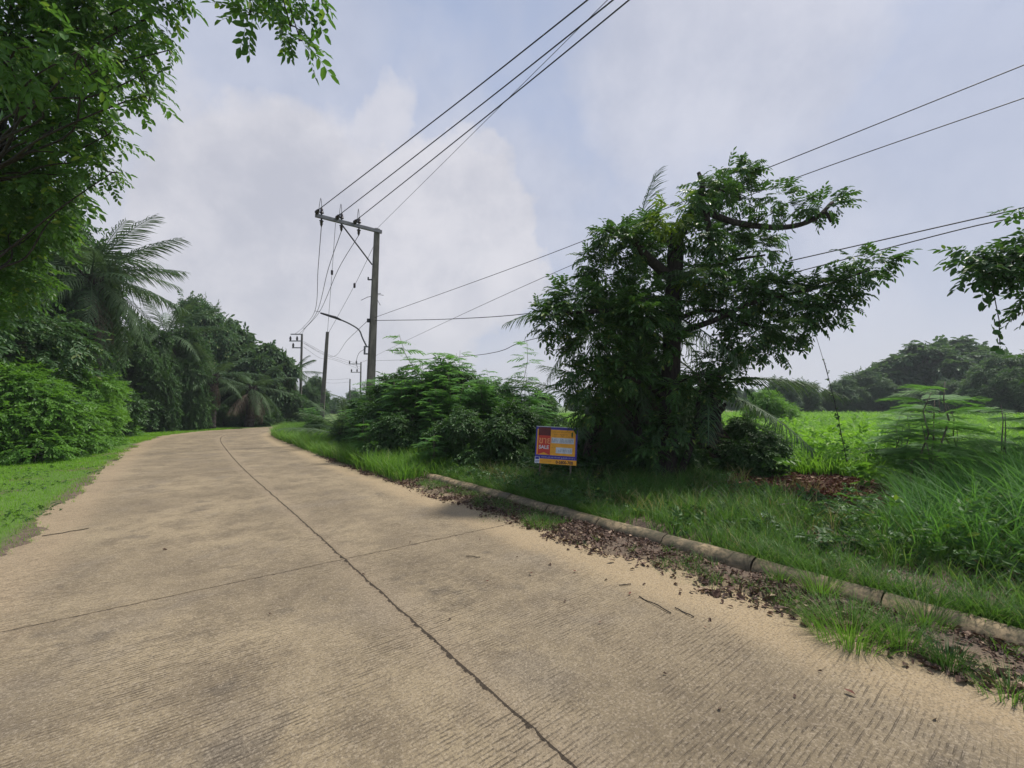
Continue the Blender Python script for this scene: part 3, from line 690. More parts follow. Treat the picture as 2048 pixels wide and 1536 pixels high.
# ------------------------------------------------------------------ right side thicket, left to right
for i, (lb, px, Y, sc, lib, nm) in enumerate([
    ('feathery shrub at the left end of the right-hand thicket', 625, 22.5, .62, L1, 'feathery_shrub'), ('dense feathery shrub before the concrete pole', 765, 16.5, 1.05, L1, 'feathery_shrub'),
    ('tallest feathery shrub right of the concrete pole', 850, 14.2, 1.35, L1, 'feathery_shrub'), ('full feathery shrub under the tallest one', 800, 13.6, 1.0, L2, 'feathery_shrub'),
    ('feathery shrub with thin tiers of leaves against the sky', 925, 14.5, 1.12, L4, 'feathery_shrub'), ('leafy feathery shrub in the middle of the thicket', 915, 13, .9, L2, 'feathery_shrub'),
    ('slender feathery sapling standing above the sale sign', 1040, 13.5, 1.16, L4, 'feathery_shrub'), ('feathery shrub left of the slender sapling', 985, 13.5, .95, L1, 'feathery_shrub'),
    ('low feathery shrub behind the sale sign', 1065, 13, .62, L2, 'feathery_shrub'),
    ('small feathery seedling in dark shade near the litter', 872, 10.6, .62, L3, 'feathery_shrub'), ('small feathery seedling by the road in front of the pole', 735, 12.8, .9, L3, 'feathery_shrub'),
    ('feathery sapling standing alone before the bright field', 1865, 6.6, 1.25, L3, 'feathery_shrub'), ('feathery sapling with a reddish stem right of the vine wire', 1905, 7.4, 1.1, L3, 'feathery_shrub'), ('feathery sapling crowding the right edge above the tall grass', 1990, 6.4, 1.0, L3, 'feathery_shrub'), ('low feathery sapling left of the lone one in the field', 1800, 8.4, .95, L3, 'feathery_shrub'), ('feathery shrub leaning over the verge left of the pole', 715, 15.2, .62, L1, 'feathery_shrub'), ('light feathery shrub in front of the dark middle thicket', 880, 12.6, .72, L2, 'feathery_shrub')]):
    put(nm, lb, lib, hp(px, Y), sc, i*2.1, 'shrub')
for i, (lb, px, Y, sc, lib) in enumerate([
    ('dark shrub at the foot of the thicket nearest the road', 800, 12.4, .55, SB), ('dark shrub low in the thicket left of the sign', 925, 11.2, .62, SB), ('dark shrub beside the left edge of the sale sign', 1015, 11.2, .65, SB),
    ('dark shrub against the concrete pole base', 725, 18, .8, SB), ('round dark shrub on the grass mound by the bend', 640, 20, .42, SB), ('dark shrub at the left foot of the pruned tree', 1215, 10.6, .6, SB),
    ('dark shrub at the right foot of the pruned tree', 1400, 10.2, .55, SB), ('dark shrub pressed against the front of the pruned tree trunk', 1322, 9.0, .5, SB), ('low dark shrub between the sale sign and the pruned tree', 1240, 9.5, .5, SB), ('tangled dark shrub behind the pruned tree trunk', 1310, 11, .9, SB), ('tangled low shrub under the arching fronds', 1490, 9.0, .50, SB),
    ('light green bush at the far side behind arching fronds', 1535, 24, .9, SA), ('dark shrub far behind the slender sapling', 1080, 16, .8, SB), ('dark shrub closing the thicket behind its middle', 880, 15.5, 1.25, SB), ('tall dark shrub filling the thicket right of the concrete pole', 800, 15.5, 1.15, SB), ('tall dark shrub filling the thicket below the slender sapling', 1000, 15.5, .95, SB),
    ('leafy low bush in front of the small palm', 690, 16, .5, SC), ('broad-leaved low plant in the verge before the sign', 1110, 8.2, .26, SC), ('broad-leaved plant behind the kerb below the tree', 1450, 5.9, .24, SC)]):
    put('shrub', lb, lib, hp(px, Y), sc, i*1.7, 'shrub')
palm('young_palm', 'young trunkless palm on the mound in front of the concrete pole', hp(690, 17.5), .5, 16, FS, .75, 0, 11, .12, elev=(5, 80))
palm('young_palm', 'young palm behind the mound left of the concrete pole', hp(735, 23), 1.0, 14, FS, .8, 0, 12, .12, elev=(0, 75))

# ------------------------------------------------------------------ far tree line over the field
fars = [(1525, 52, .42, LD), (1560, 55, .62, LE), (1605, 56, .60, LE), (1650, 57, .58, LD), (1690, 56, .62, LE), (1728, 58, .78, LE), (1765, 56, .58, LE), (1800, 62, .88, LC), (1800, 54, .5, LE), (1850, 60, 1.02, LC),
        (1845, 52, .55, LD), (1905, 61, 1.10, LC), (1900, 50, .55, LE), (1955, 62, 1.02, LC), (1955, 47, .78, LD), (2000, 44, .80, LE), (2050, 40, .85, LD), (2110, 42, .9, LE), (2180, 40, .9, LE), (1992, 60, .74, LC)]
words = ['low dark tree at the left end of the far tree line', 'small far tree just right of the arching fronds', 'small far tree left of the vine wire', 'dark far tree behind the vine wire', 'far tree just right of the vine wire',
         'slender pale-trunked far tree at the step in the tree line', 'far tree at the foot of the tallest group', 'left of the tallest flat-crowned far trees', 'low far tree before the tallest group, its left one', 'second of the tallest flat-crowned far trees',
         'dark round far tree below the tallest group', 'broadest of the tallest flat-crowned far trees', 'mid-height far tree below the broadest crown', 'right one of the tallest flat-crowned far trees', 'dark far tree nearing the right edge',
         'nearer tree at the right end of the tree line', 'dark tree cut by the right edge of the view', 'tree just beyond the right edge', 'outermost tree of the right tree line', 'flat-crowned far tree behind the right end']
for i, ((px, Y, sc, lib), lb) in enumerate(zip(fars, words)): put('far_tree', lb, lib, hp(px, Y), sc, i*1.1, group='trees beyond the field')
for i in range(26):
    px = 640+i*36+rng.uniform(-10, 10); Y = rng.uniform(75, 95)
    put('far_tree', 'hazy low tree on the horizon behind the thicket', (LE, LD, LA)[i % 3], hp(px, Y), rng.uniform(.42, .6), group='hazy trees on the horizon')

# ------------------------------------------------------------------ tree at the right edge, reaching into view
bl = hp(2330, 6.2); zb = ground_z(*bl)
o = thing('edge_tree', 'tree beyond the right edge reaching a leafy bough with a hanging vine into view', 'tree', (*bl, zb)); B0 = np.array([*bl, zb]); mb = MB()
limb(mb, wander((0, 0, -.1), (-.3, 0, 5), 6, .04), .17, .08, 9)
ec = [(*(P(px, py, Y)-B0), r/F_PX*Y) for px, py, r, Y in [(1945, 510, 26, 6), (1985, 525, 36, 6), (2030, 530, 42, 6), (1960, 545, 24, 6), (2080, 500, 60, 6), (2160, 540, 60, 6.2), (2050, 415, 12, 6), (2055, 470, 10, 6), (2090, 600, 34, 6.3), (2140, 720, 44, 6.5), (2260, 420, 80, 6.2)]]
for c_ in ec: limb(mb, wander((-.2, 0, max(1.5, min(4.6, c_[2]-.5))), c_[:3], 5, .1), .045, .01, 5)
mb.build('trunk', M_bark, o, smooth=True)
link('crown', foliage(ec, TW, 620, .24, M_big, inner=.15), o)
vb = [P(1980, 560, 6)-B0]+[P(x, y, 6)-B0 for x, y in ((1990, 600), (1998, 640), (2000, 690))]
mb = MB(); mb.tube(vb, .006, 5); mb.build('vine_stem', M_bark, o)
vp = np.array([P(x+rng.uniform(-10, 10), y, 6)-B0 for x, y in zip(np.interp(np.linspace(0, 1, 15), [0, 1], [1980, 2000]), np.linspace(585, 700, 15))])
V, Fc, T = scatter([leaf_t(.75, .05, .2)], vp, rdir(15)*.6+(0, 0, -.7), rdir(15), .11, rng.random(15)); link('vine_leaves', mk_mesh('vine_leaves', V, Fc, M_big, T), o)

# ------------------------------------------------------------------ sale sign
sc_ = P(1108, 891, 8.5); Wd, Hd = .90, .80
sg = thing('sale_sign', 'weathered orange and blue sale sign board with red ribbon on thin stakes', 'sign', (sc_[0], sc_[1], ground_z(sc_[0], sc_[1])))
sg.rotation_euler = (rad(-7), rad(2.2), rad(-14)); sg.scale = (.92,)*3
oz = (sc_[2]-sg.location.z)/.92-Hd/2
def flat(name, col, rough=.55, fade=.15): return plain(name, col, rough, scale=7, var=fade)
C_or, C_bl, C_rd, C_wh, C_dr, C_ora = flat('sign_orange', (.92, .42, .025)), flat('sign_blue', (.05, .04, .34)), flat('sign_red', (.62, .05, .025)), flat('sign_white', (.66, .70, .74), fade=.2), flat('sign_ink', (.10, .035, .02)), flat('ribbon_orange', (.80, .30, .12))
C_mar = flat('sign_maroon', (.12, .012, .012)); C_shade = flat('faint_ink', (.48, .20, .02)); C_pen = flat('marker_ink', (.30, .34, .42)); C_lil = flat('band_text', (.50, .48, .72))
mb = MB(); mb.box((0, 0, oz+Hd/2), (Wd, .008, Hd)); mb.build('board', C_bl, sg)
lay = -.0055
def rect(name, x0, x1, z0, z1, mat, d, parent=sg):
    m_ = MB(); m_.box(((x0+x1)/2-Wd/2, lay-d/2*.001, oz+(z0+z1)/2), (x1-x0, .001+d*.001, z1-z0)); return m_.build(name, mat, parent)
rect('lit_rim', .0, Wd, Hd-.012, Hd, C_wh, 1)  # backlight on the board's top edge, painted as a white strip
rect('orange_panel', .03, .862, .185, .735, C_or, 1)
m_ = MB(); y_ = lay-.0032
m_.add([(x-Wd/2, y_, oz+z) for x, z in ((.055, .185), (.055, .60), (.325, .60), (.325, .185), (.19, .24))], [(0, 4, 3, 2, 1)]); m_.build('red_ribbon', C_rd, sg)
m_ = MB(); m_.add([(x-Wd/2, y_, oz+z) for x, z in ((.055, .60), (.055, .78), (.325, .78), (.325, .60))], [(0, 3, 2, 1)]); m_.build('ribbon_top', C_mar, sg)
rect('name_strip', .345, .83, .445, .565, C_wh, 2); rect('phone_strip', .45, .80, .235, .36, C_wh, 2)
rect('footer_panel', .10, .90, .0, .105, C_or, 1.2); rect('emblem_panel', .0, .105, .0, .14, C_wh, 1.6); rect('emblem_block', .012, .093, .085, .135, C_bl, 3)
def text(s_, x, z, size, mat, name, d=.0045, xs=1.0, bold=0.0, al='LEFT'):
    cu = bpy.data.curves.new(name, 'FONT'); cu.body = s_; cu.size = size; cu.align_x = al; cu.offset = bold
    ob_ = bpy.data.objects.new(name, cu); COL.objects.link(ob_); bpy.context.view_layer.update()
    me = bpy.data.meshes.new_from_object(ob_.evaluated_get(bpy.context.evaluated_depsgraph_get())); bpy.data.objects.remove(ob_)
    me.materials.clear(); me.materials.append(mat); o_ = link(name, me, sg, (x-Wd/2, lay-d, oz+z)); o_.rotation_euler = (math.pi/2, 0, 0); o_.scale = (xs, 1, 1); return o_
text('ขาย', .068, .43, .20, C_ora, 'thai_word', xs=.93, bold=.004)
text('SALE', .075, .315, .105, C_wh, 'sale_word', bold=.003)
text('บสก', .012, .03, .045, C_bl, 'emblem_word', bold=.001)
text('0-5800-700', .46, .018, .085, C_dr, 'phone_number', xs=.93, bold=.003)
# illegible small print: rows of little strokes
def scribble(name, x0, x1, z, h, mat, step, d, slant=.0, th=.35):
    m_ = MB(); x = x0; r = random.Random(int(x0*1000+z*7000))
    while x < x1:
        if r.random() > .12:
            hh = h*r.uniform(.55, 1.1); w_ = step*th
            m_.add([(x-Wd/2, lay-d, oz+z), (x+w_-Wd/2, lay-d, oz+z), (x+w_+slant*hh-Wd/2, lay-d, oz+z+hh), (x+slant*hh-Wd/2, lay-d, oz+z+hh)], [(0, 1, 2, 3)])
            if r.random() < .6:
                zz = z+hh*r.choice((0, .8)); m_.add([(x-Wd/2, lay-d-.0002, oz+zz), (x+step*.8-Wd/2, lay-d-.0002, oz+zz), (x+step*.8-Wd/2, lay-d-.0002, oz+zz+h*.2), (x-Wd/2, lay-d-.0002, oz+zz+h*.2)], [(0, 1, 2, 3)])
        x += step*r.uniform(.8, 1.3)
    m_.build(name, mat, sg)
scribble('small_print', .36, .82, .675, .022, C_shade, .014, .004); scribble('small_print', .40, .70, .62, .032, C_shade, .024, .004); scribble('small_print', .36, .80, .585, .018, C_shade, .014, .004)
scribble('handwriting', .355, .80, .465, .075, C_pen, .026, .005, .2); scribble('handwriting', .50, .79, .262, .065, C_pen, .024, .005, .15)
scribble('small_print', .36, .42, .34, .03, C_shade, .016, .004); scribble('band_print', .13, .86, .128, .028, C_lil, .013, .004, .1); scribble('small_print', .12, .36, .045, .016, C_shade, .012, .004)
for x in (.12, .78):
    m_ = MB(); m_.taper((x-Wd/2, .028, -.15), (x-Wd/2, .028, oz+Hd-.05), (.035, .04), (.035, .04)); m_.build('stake', M_bark2, sg)
m_ = MB()
for (x, z) in ((.1, .76), (.8, .76), (.1, .05), (.8, .05)): m_.box((x-Wd/2, -.009, oz+z), (.012, .003, .012))
m_.build('nail', M_steel, sg)

# ------------------------------------------------------------------ utility poles
YP = 19.0
pt = P(754, 458, YP); pb_x, pb_y = P(737, 860, YP)[0], YP
zg = ground_z(pb_x, pb_y); po = thing('utility_pole', 'tall weathered concrete utility pole with one-sided crossarm and a lamp arm', 'utility pole', (pb_x, pb_y, zg))
ang = rad(38)
top = pt-np.array([pb_x, pb_y, zg]); mb = MB(); mb.taper((0, 0, -.4), top, (.34, .30), (.20, .18), ang)
mb.build('shaft', M_pole, po)
zarm = top[2]-.12
def on_ray(px, py, z):
    r = pray(px, py); k = (z+zg-CAM_H)/r[2]; return r*k+np.array([0, 0, CAM_H])-np.array([pb_x, pb_y, zg])
a0 = np.array([top[0], top[1], zarm])-(.1, .18, 0); a1 = on_ray(637, 432, zarm)
dv = a1-a0; La = np.linalg.norm(dv); dv /= La; a0 = a0-dv*.25
mb = MB(); Mr = Matrix.Rotation(math.atan2(dv[1], dv[0]), 3, 'Z')
for sy in (-.10,): mb.box((a0+a1)/2, (La+.5, .11, .14), Mr)
mb.build('crossarm', M_steel, po)
mb = MB(); mb.tube([a0+dv*(La*.62+.25)+(0, 0, -.05), np.array([top[0]*.84, top[1], zarm-1.55])-(.12, .1, 0)], .03, 6); mb.build('brace', M_dark, po)
ins = []
def insul(p_, up=1, lean=(0, 0)):
    m_ = MB(); p_ = np.array(p_); d_ = np.array([lean[0], lean[1], up], float); d_ /= np.linalg.norm(d_)
    m_.tube([p_, p_+d_*.06, p_+d_*.08, p_+d_*.12, p_+d_*.14, p_+d_*.18, p_+d_*.20, p_+d_*.24, p_+d_*.26, p_+d_*.32], [.025, .035, .085, .085, .045, .075, .042, .065, .04, .03], 10)
    m_.build('insulator', M_porc, po, smooth=True); return p_+d_*.32
back = []; fwd = []
for fr_ in (.97, .62, .30):
    c_ = a0+dv*(La*fr_+.2)
    e = insul(c_+(0, 0, .07)); ins.append(e)
    f_ = insul(c_+(0, 0, .07)+dv*.22, .25, (.7, -.7)); fwd.append(f_)
    b_ = insul(c_+(0, 0, -.07), -1, (-.2, .45)); back.append(b_)
    m_ = MB(); mid = (e+f_)/2+(0, 0, .42); m_.tube(list(spline([e, e*.6+mid*.4+(0, 0, .12), mid, f_*.7+mid*.3+(0, 0, .05), f_], 5)), .011, 5); m_.build('jumper', M_wire, po)
def onpole(py): tt = (py-458)/(860-458); return np.array([top[0]*(1-tt), top[1]*(1-tt), P(740, py, YP)[2]-zg])
# brackets and stray wire ends
m_ = MB(); c_ = onpole(560); m_.box(c_-(.2, .05, 0), (.16, .05, .05)); m_.box(c_-(.28, .05, -.05), (.05, .05, .14)); m_.build('bracket', M_dark, po)
m_ = MB(); c_ = onpole(592)
for e in ((-.55, -.1, -.22), (.42, 0, .03), (.28, 0, -.42), (.3, 0, .12)): m_.tube([c_, c_+np.array(e)*.5+(0, 0, .05), c_+np.array(e)], .012, 4)
m_.build('wire_end', M_dark, po)
m_ = MB(); c_ = onpole(642); m_.box(c_-(.17, .1, 0), (.12, .1, .16)); m_.build('cable_clamp', M_dark, po)
# lamp arm and lamp
b0 = onpole(693)-(.24, .08, 0)
def lp(px, py, dy): return P(px, py, YP+dy)-np.array([pb_x, pb_y, zg])
arm = [b0+(.02, 0, 0), lp(725, 676, -.15), lp(718, 660, -.2), lp(700, 648, -.4), lp(678, 638, -.7)]
m_ = MB(); m_.tube(list(spline(arm, 5)), .032, 8); la = m_.build('lamp_arm', M_steel, po, smooth=True)
m_ = MB(); m_.tube([lp(682, 640, -.65), lp(671, 635, -.8), lp(662, 632.5, -.9), lp(641, 626, -1.2)], [.04, .06, .055, .035], 8); m_.build('lamp_head', M_dark, la, smooth=True)
m_ = MB(); m_.box(b0-(0, 0, .02), (.17, .10, .05)); m_.box(b0-(.06, 0, .18), (.05, .1, .3)); m_.box(b0-(0, 0, .34), (.17, .10, .05)); m_.build('lamp_bracket', M_steel, po)
m_ = MB(); m_.tube(list(spline([b0-(0, 0, .1), b0-(.3, 0, .3), b0-(.42, 0, .7), b0-(.36, 0, .95)], 5)), .01, 5); m_.build('loose_wire', M_dark, po)
base_w = np.array([pb_x, pb_y, zg])

def simple_pole(name, label, px, py_top, Y, arms, lean=0, w0=.26, w1=.17):
    pt_ = P(px, py_top, Y); bx = pt_[0]+lean; zg_ = ground_z(bx, Y); o_ = thing(name, label, 'utility pole', (bx, Y, zg_))
    m_ = MB(); tp_ = pt_-np.array([bx, Y, zg_]); m_.taper((0, 0, -.3), tp_, (w0, w0), (w1, w1), .3); m_.build('shaft', M_pole, o_)
    for dz, L_, ni in arms:
        m_ = MB(); m_.box((tp_[0]-L_/2, -.15, tp_[2]-dz), (L_+.2, .08, .1)); m_.build('crossarm', M_steel, o_)
        for k in range(ni):
            m_ = MB(); x_ = tp_[0]-L_+k*L_*.62; m_.tube([(x_, -.15, tp_[2]-dz), (x_, -.15, tp_[2]-dz+.12), (x_, -.15, tp_[2]-dz+.3), (x_, -.15, tp_[2]-dz+.5)], [.03, .09, .11, .04], 7); m_.build('insulator', M_porc, o_, smooth=True)
    return o_, pt_
o2, t2 = simple_pole('utility_pole', 'distant concrete utility pole with three short crossarms and a small floodlight', 604, 668, 44, [(.05, .75*1.3, 0), (.75, 1.1, 2), (1.45, .8, 1)], .0)
o2t = t2-np.array(o2.location)
m_ = MB(); m_.box((o2t[0]-.5, -.15, P(600, 776, 44)[2]-o2.location.z), (1.0, .05, .05)); m_.build('lamp_bracket', M_steel, o2)
m_ = MB(); m_.box((o2t[0]-.45, -.3, P(600, 783, 44)[2]-o2.location.z), (.4, .15, .36), Matrix.Rotation(.5, 3, 'Y')); m_.build('floodlight', M_steel, o2)
o3, t3 = simple_pole('guy_pole', 'leaning bare concrete stub pole holding guy wires', 655, 664, 25, [], -.28, .26, .16)
o4, t4 = simple_pole('utility_pole', 'farthest small utility pole partly hidden behind the tall concrete pole', 722, 724, 62, [(.3, 1.6, 2), (1.5, 1.3, 2)])
o5, t5 = simple_pole('utility_pole', 'far thin bare pole beside the tall concrete pole', 700, 758, 66, [])

# ------------------------------------------------------------------ cables
def cable(label, pts, r=.011, n=8, extra=None, cat='cable', name='power_cable'):
    pts = [np.array(p_) for p_ in pts]; C_ = spline(pts, n); b0 = C_[0]
    o_ = link(name, None); bpy.data.objects.remove(o_)
    m_ = MB(); m_.tube([p_-b0 for p_ in C_], r, 6); o_ = m_.build(name, M_wire, None, smooth=True, loc=Vector(b0)); return tag(o_, label, cat, 'overhead wires')
def beyond(p0, p1, k): p0, p1 = np.array(p0), np.array(p1); return p0+(p1-p0)*k
for i, (px, lb) in enumerate(((1175, 'thick overhead cable from the outer end of the crossarm, leftmost at the top'), (1226, 'thick overhead cable from the middle of the crossarm'), (1258, 'thick overhead cable from nearest the pole top, rightmost at the top'))):
    s_ = fwd[i]+base_w; e = P(px, 0, 8.0); cable(lb, [s_, (s_+e)/2+(0, 0, -.03), e, beyond(s_, e, 2.2)+(0, 0, .3), beyond(s_, e, 3.6)+(0, 0, 1)], .016)
s_ = top+base_w+(0, 0, .02); e = P(1215, 0, 8.3); cable('thin earth wire running from the pole top among the thick cables', [s_, e, beyond(s_, e, 3.4)], .007)
spp = [P(630, 621, 27), P(634, 624, 27), P(640, 622, 27)]
sp2 = [P(606, 655, 36), P(608, 658, 36), P(611, 656, 36)]
for i, (e, lb) in enumerate(((P(590, 668, 44), 'cable dropping from the outer end of the crossarm to the distant pole'), (P(597, 669, 44), 'cable dropping from the middle of the crossarm to the distant pole'), (P(604, 668, 44), 'cable dropping from beside the pole top to the distant pole'))):
    cable(lb, [back[i]+base_w, P((641, 668, 700)[i]-(5, 12, 24)[i], 540, 21.5), spp[i], sp2[i], e], .014)
for k, tri in enumerate((spp, sp2)):
    m_ = MB(); b0 = tri[0]
    for a_, b_ in ((0, 1), (1, 2)): m_.tube([tri[a_]-b0, tri[b_]-b0], .015, 5)
    tag(m_.build('cable_spacer', M_dark, None, loc=Vector(b0)), ('nearer', 'farther')[k]+' cable spacer clipping the three descending cables together', 'cable spacer', 'cable spacers')
for (p_, lb) in (([P(671, 446, YP-1), P(664, 545, 21), P(655, 664, 25)], 'guy wire from the crossarm to the stub pole'), ([onpole(480)+base_w, P(709, 571, 21.5), P(657, 666, 25)], 'guy wire from below the pole top to the stub pole')):
    o_ = cable(lb, p_, .009, cat='guy wire', name='guy_wire'); c_ = p_[1]-p_[0]
    m_ = MB(); m_.tube([c_+(0, 0, .13), c_+(0, 0, .09), c_-(0, 0, .09), c_-(0, 0, .13)], [.02, .06, .06, .02], 8); m_.build('guy_insulator', M_porc, o_)
cable('thin wire rising right from the pole and passing above the tree top', [onpole(636)+base_w, P(1000, 545, 14), P(1197, 470, 11.6), P(1530, 338, 8.6), P(2048, 130, 6.4), P(2400, -10, 5.2)], .009)
cable('thin wire crossing the tree top to the right just below the highest one', [P(722, 726, 62), P(768, 703, 40), P(900, 640, 22), P(1165, 521, 14), P(1540, 375, 9.4), P(2048, 196, 6.8), P(2400, 75, 5.6)], .009)
cable('black cable running level from the pole then rising behind the tree', [onpole(641)+base_w, P(900, 638, 17), P(1065, 626, 15), P(1300, 585, 12.6), P(1570, 524, 11), P(1900, 449, 9), P(2048, 415, 8.2), P(2400, 322, 7)], .014)
cable('lower black cable rising behind the tree to the right edge', [P(724, 722, 62), P(905, 715, 22), P(1055, 681, 17), P(1300, 619, 13.5), P(1600, 542, 11), P(1900, 464, 9), P(2048, 430, 8.2), P(2400, 340, 7)], .013)
cable('service wire slanting down left from the pole clamp', [onpole(642)+base_w-(.2, .1, 0), P(695, 680, 26), P(663, 713, 40), P(607, 686, 44)], .011)
for k, (y0, y1) in enumerate(((683, 712), (686, 716), (694, 719))):
    cable(('upper', 'middle', 'lower')[k]+' wire sagging between the distant pole and the farthest pole', [P(607, y0, 44), P(640, y0+18+2*k, 50), P(665, y1, 54), P(722, 729+5*k, 62)], .013)
for k, y in enumerate((757, 764)):
    cable(('upper', 'lower')[k]+' of two level wires beyond the stub pole', [P(604, y-8, 60), P(660, y+2, 64), P(700, y, 66)], .013)
# guy wire with a climbing vine over the field edge
gw0, gw1 = P(1566, 440, 9.2), G(1702, 955, .2)
gwm = [gw0, P(1590, 545, 8.9), P(1632, 672, 8.4), P(1668, 800, 7.9), gw1-(0, 0, .1)]
o_ = cable('thin guy wire coming down to the grass right of the pruned tree', gwm, .004, cat='guy wire', name='guy_wire')
C_ = spline(gwm, 10); vn = C_[24:]
vt = thing('climbing_vine', 'thin dark vine twined up the guy wire over the field', 'vine', gw1); m_ = MB()
m_.tube([p_-gw1+rng.normal(size=3)*.006 for p_ in vn], .006, 5); m_.build('vine_stem', M_bark, vt)
k = 70; tt = rng.random(k)**.7*(len(vn)-1); vp = np.array([vn[int(x)]-gw1 for x in tt])+rng.normal(size=(k, 3))*.015
V, Fc, T = scatter([leaf_t(.6)], vp, rdir(k)+(0, 0, -.3), rdir(k), rng.uniform(.03, .07, k), rng.random(k)); link('vine_leaves', mk_mesh('vine_leaves', V, Fc, M_dshrub, T), vt)

# ------------------------------------------------------------------ grasses
def blades(name, x, y, h, w_, lean, mat, segs=3, tint=None, z=None, az=None):
    n = len(x); z = terrain(x, y)-.01 if z is None else z
    az = rng.random(n)*6.283 if az is None else az; fa = az+rng.normal(size=n)*.6+math.pi/2
    lv = np.linspace(0, 1, segs+1); V = np.empty((n, segs+1, 2, 3))
    for i, tt in enumerate(lv):
        out_ = h*lean*tt**1.9; up_ = h*tt*np.sqrt(np.clip(1-(lean*tt)**2*.55, .15, 1))
        cx = x+np.cos(az)*out_; cy = y+np.sin(az)*out_; cz = z+up_; hw = w_*.5*(1-tt**1.6*.92)
        V[:, i, 0] = np.stack([cx-np.cos(fa)*hw, cy-np.sin(fa)*hw, cz], 1); V[:, i, 1] = np.stack([cx+np.cos(fa)*hw, cy+np.sin(fa)*hw, cz], 1)
    b = (np.arange(n)*(segs+1)*2)[:, None, None]; f = np.array([(2*i, 2*i+1, 2*i+3, 2*i+2) for i in range(segs)])[None]
    tint = rng.random(n) if tint is None else tint
    return mk_mesh(name, V.reshape(-1, 3), (f+b).reshape(-1, 4), mat, np.repeat(tint, (segs+1)*2))
def tufts(n, per, spread, x, y):
    cx, cy = np.repeat(x, per), np.repeat(y, per); a_ = rng.random(len(cx))*6.283; r = spread*rng.random(len(cx))**.7
    return cx+np.cos(a_)*r, cy+np.sin(a_)*r, a_
def visible(x, y, m=1.18): return (y > .5) & (np.abs(x)/np.maximum(y, .1) < m*1.19+.8/np.maximum(y, .3))
def stuff(name, me, label): return tag(link(name, me), label, None, None, 'stuff')
# lawn strip on the left
n = int(230000*FULL); s_ = 20+rng.random(n)**1.3*40; u = -2.75-rng.random(n)**.9*6.5; xy = at_su(s_, u); x, y = xy.T
k = visible(x, y) & (u < edgeL(x, y)+.03) & (fbm(x, y, .7, 21) > .36+.16*(rng.random(n)-.5)) & (u > -6.0-3.2*(y > 15)-.6*fbm(x, y, 1, 5)); x, y = x[k], y[k]
litl = (fbm(x, y, .55, 33)-.5)*2
stuff('lawn_grass', blades('lawn_grass', x, y, rng.uniform(.035, .085, len(x))*(1+.5*litl)*(1+y*.015), .0035+.0008*np.maximum(y-3, 0)*.8, rng.uniform(.3, .9, len(x)), M_lawn, 2, np.clip(.5+litl*.5+rng.normal(size=len(x))*.2, 0, 1)), 'bright green mown grass strip left of the road')
# verge grass behind the kerb
n = int(26000*FULL); s_ = 9+rng.random(n)**.9*34; u = 3.3+rng.random(n)**1.2*3.4; xy = at_su(s_, u); x, y = xy.T
dens = fbm(x, y, 1.0, 41)
bare = np.hypot(x-5.2, (y-7.6)*.9) < 1.5
k = visible(x, y) & (dens > .40+.12*(u > 4.6)+.10*rng.normal(size=n)) & ~(bare & (rng.random(n) < .9)) & ~((y > 8.3) & (y < 12) & (x > .8) & (x < 4.6) & (rng.random(n) < .7)); x, y = x[k], y[k]; s2, u2 = su(x, y)
bx, by, az = tufts(len(x), 11, .09, x, y); hh = np.repeat(rng.uniform(.07, .28, len(x))*(1+.5*(u2 > 4)), 11)*rng.uniform(.6, 1.15, len(bx))
stuff('verge_grass', blades('verge_grass', bx, by, hh*(.6+.8*fbm(bx, by, 1.7, 45)), .005+.0006*by, rng.uniform(.35, .97, len(bx)), M_verge, 3, np.clip(np.repeat(rng.random(len(x))*.5+fbm(x, y, .9, 77)*.6-.1, 11)+rng.random(len(bx))*.2, 0, 1), az=az), 'uncut green grass on the verge behind the kerb')
n = int(2600*FULL); xy = at_su(10+rng.random(n)*30, 3.3+rng.random(n)*3.6); x, y = xy.T; k = visible(x, y) & (fbm(x, y, 1.4, 46) > .48); x, y = x[k], y[k]
bx, by, az = tufts(len(x), 7, .10, x, y); stuff('dry_grass', blades('dry_grass', bx, by, rng.uniform(.12, .42, len(bx)), .004+.0005*by, rng.uniform(.3, .98, len(bx)), M_straw, 4, az=az), 'dry straw-coloured stalks standing in the verge grass')
# grass mound by the bend
n = int(15000*FULL); xy = at_su(33+rng.random(n)*27, 2.45+rng.random(n)**1.1*6.5); x, y = xy.T; k = visible(x, y); x, y = x[k], y[k]
bx, by, az = tufts(len(x), 9, .16, x, y); stuff('verge_grass', blades('bend_grass', bx, by, rng.uniform(.2, .62, len(bx))*np.clip(.45+np.repeat(fbm(x, y, .4, 9), 9), .4, 1.4), .018, rng.uniform(.25, .8, len(bx)), M_bend, 2, az=az), 'long grass covering the mound inside the road bend')
n = int(3200*FULL); xy = at_su(11+rng.random(n)*30, 3.25+rng.random(n)*.14); x, y = xy.T; k = visible(x, y) & (fbm(x, y, .9, 44) > .42); x, y = x[k], y[k]
bx, by, az = tufts(len(x), 14, .07, x, y); stuff('verge_grass', blades('kerb_fringe', bx, by, rng.uniform(.08, .26, len(bx)), .0045+.0005*by, rng.uniform(.5, .98, len(bx)), M_verge, 4, az=az), 'grass spilling over the back of the kerb')
def cover(name, x, y, size, mat, temps, hgt, label):
    n = len(x); z = terrain(x, y)+rng.random(n)*hgt; d = rdir(n); d[:, 2] = np.abs(d[:, 2])*.5
    V, Fc, T = scatter(temps, np.stack([x, y, z], 1), d, np.array([0, 0, 1.])+rdir(n)*.5, size*rng.uniform(.5, 1.3, n), rng.random(n)); stuff(name, mk_mesh(name, V, Fc, mat, T), label)
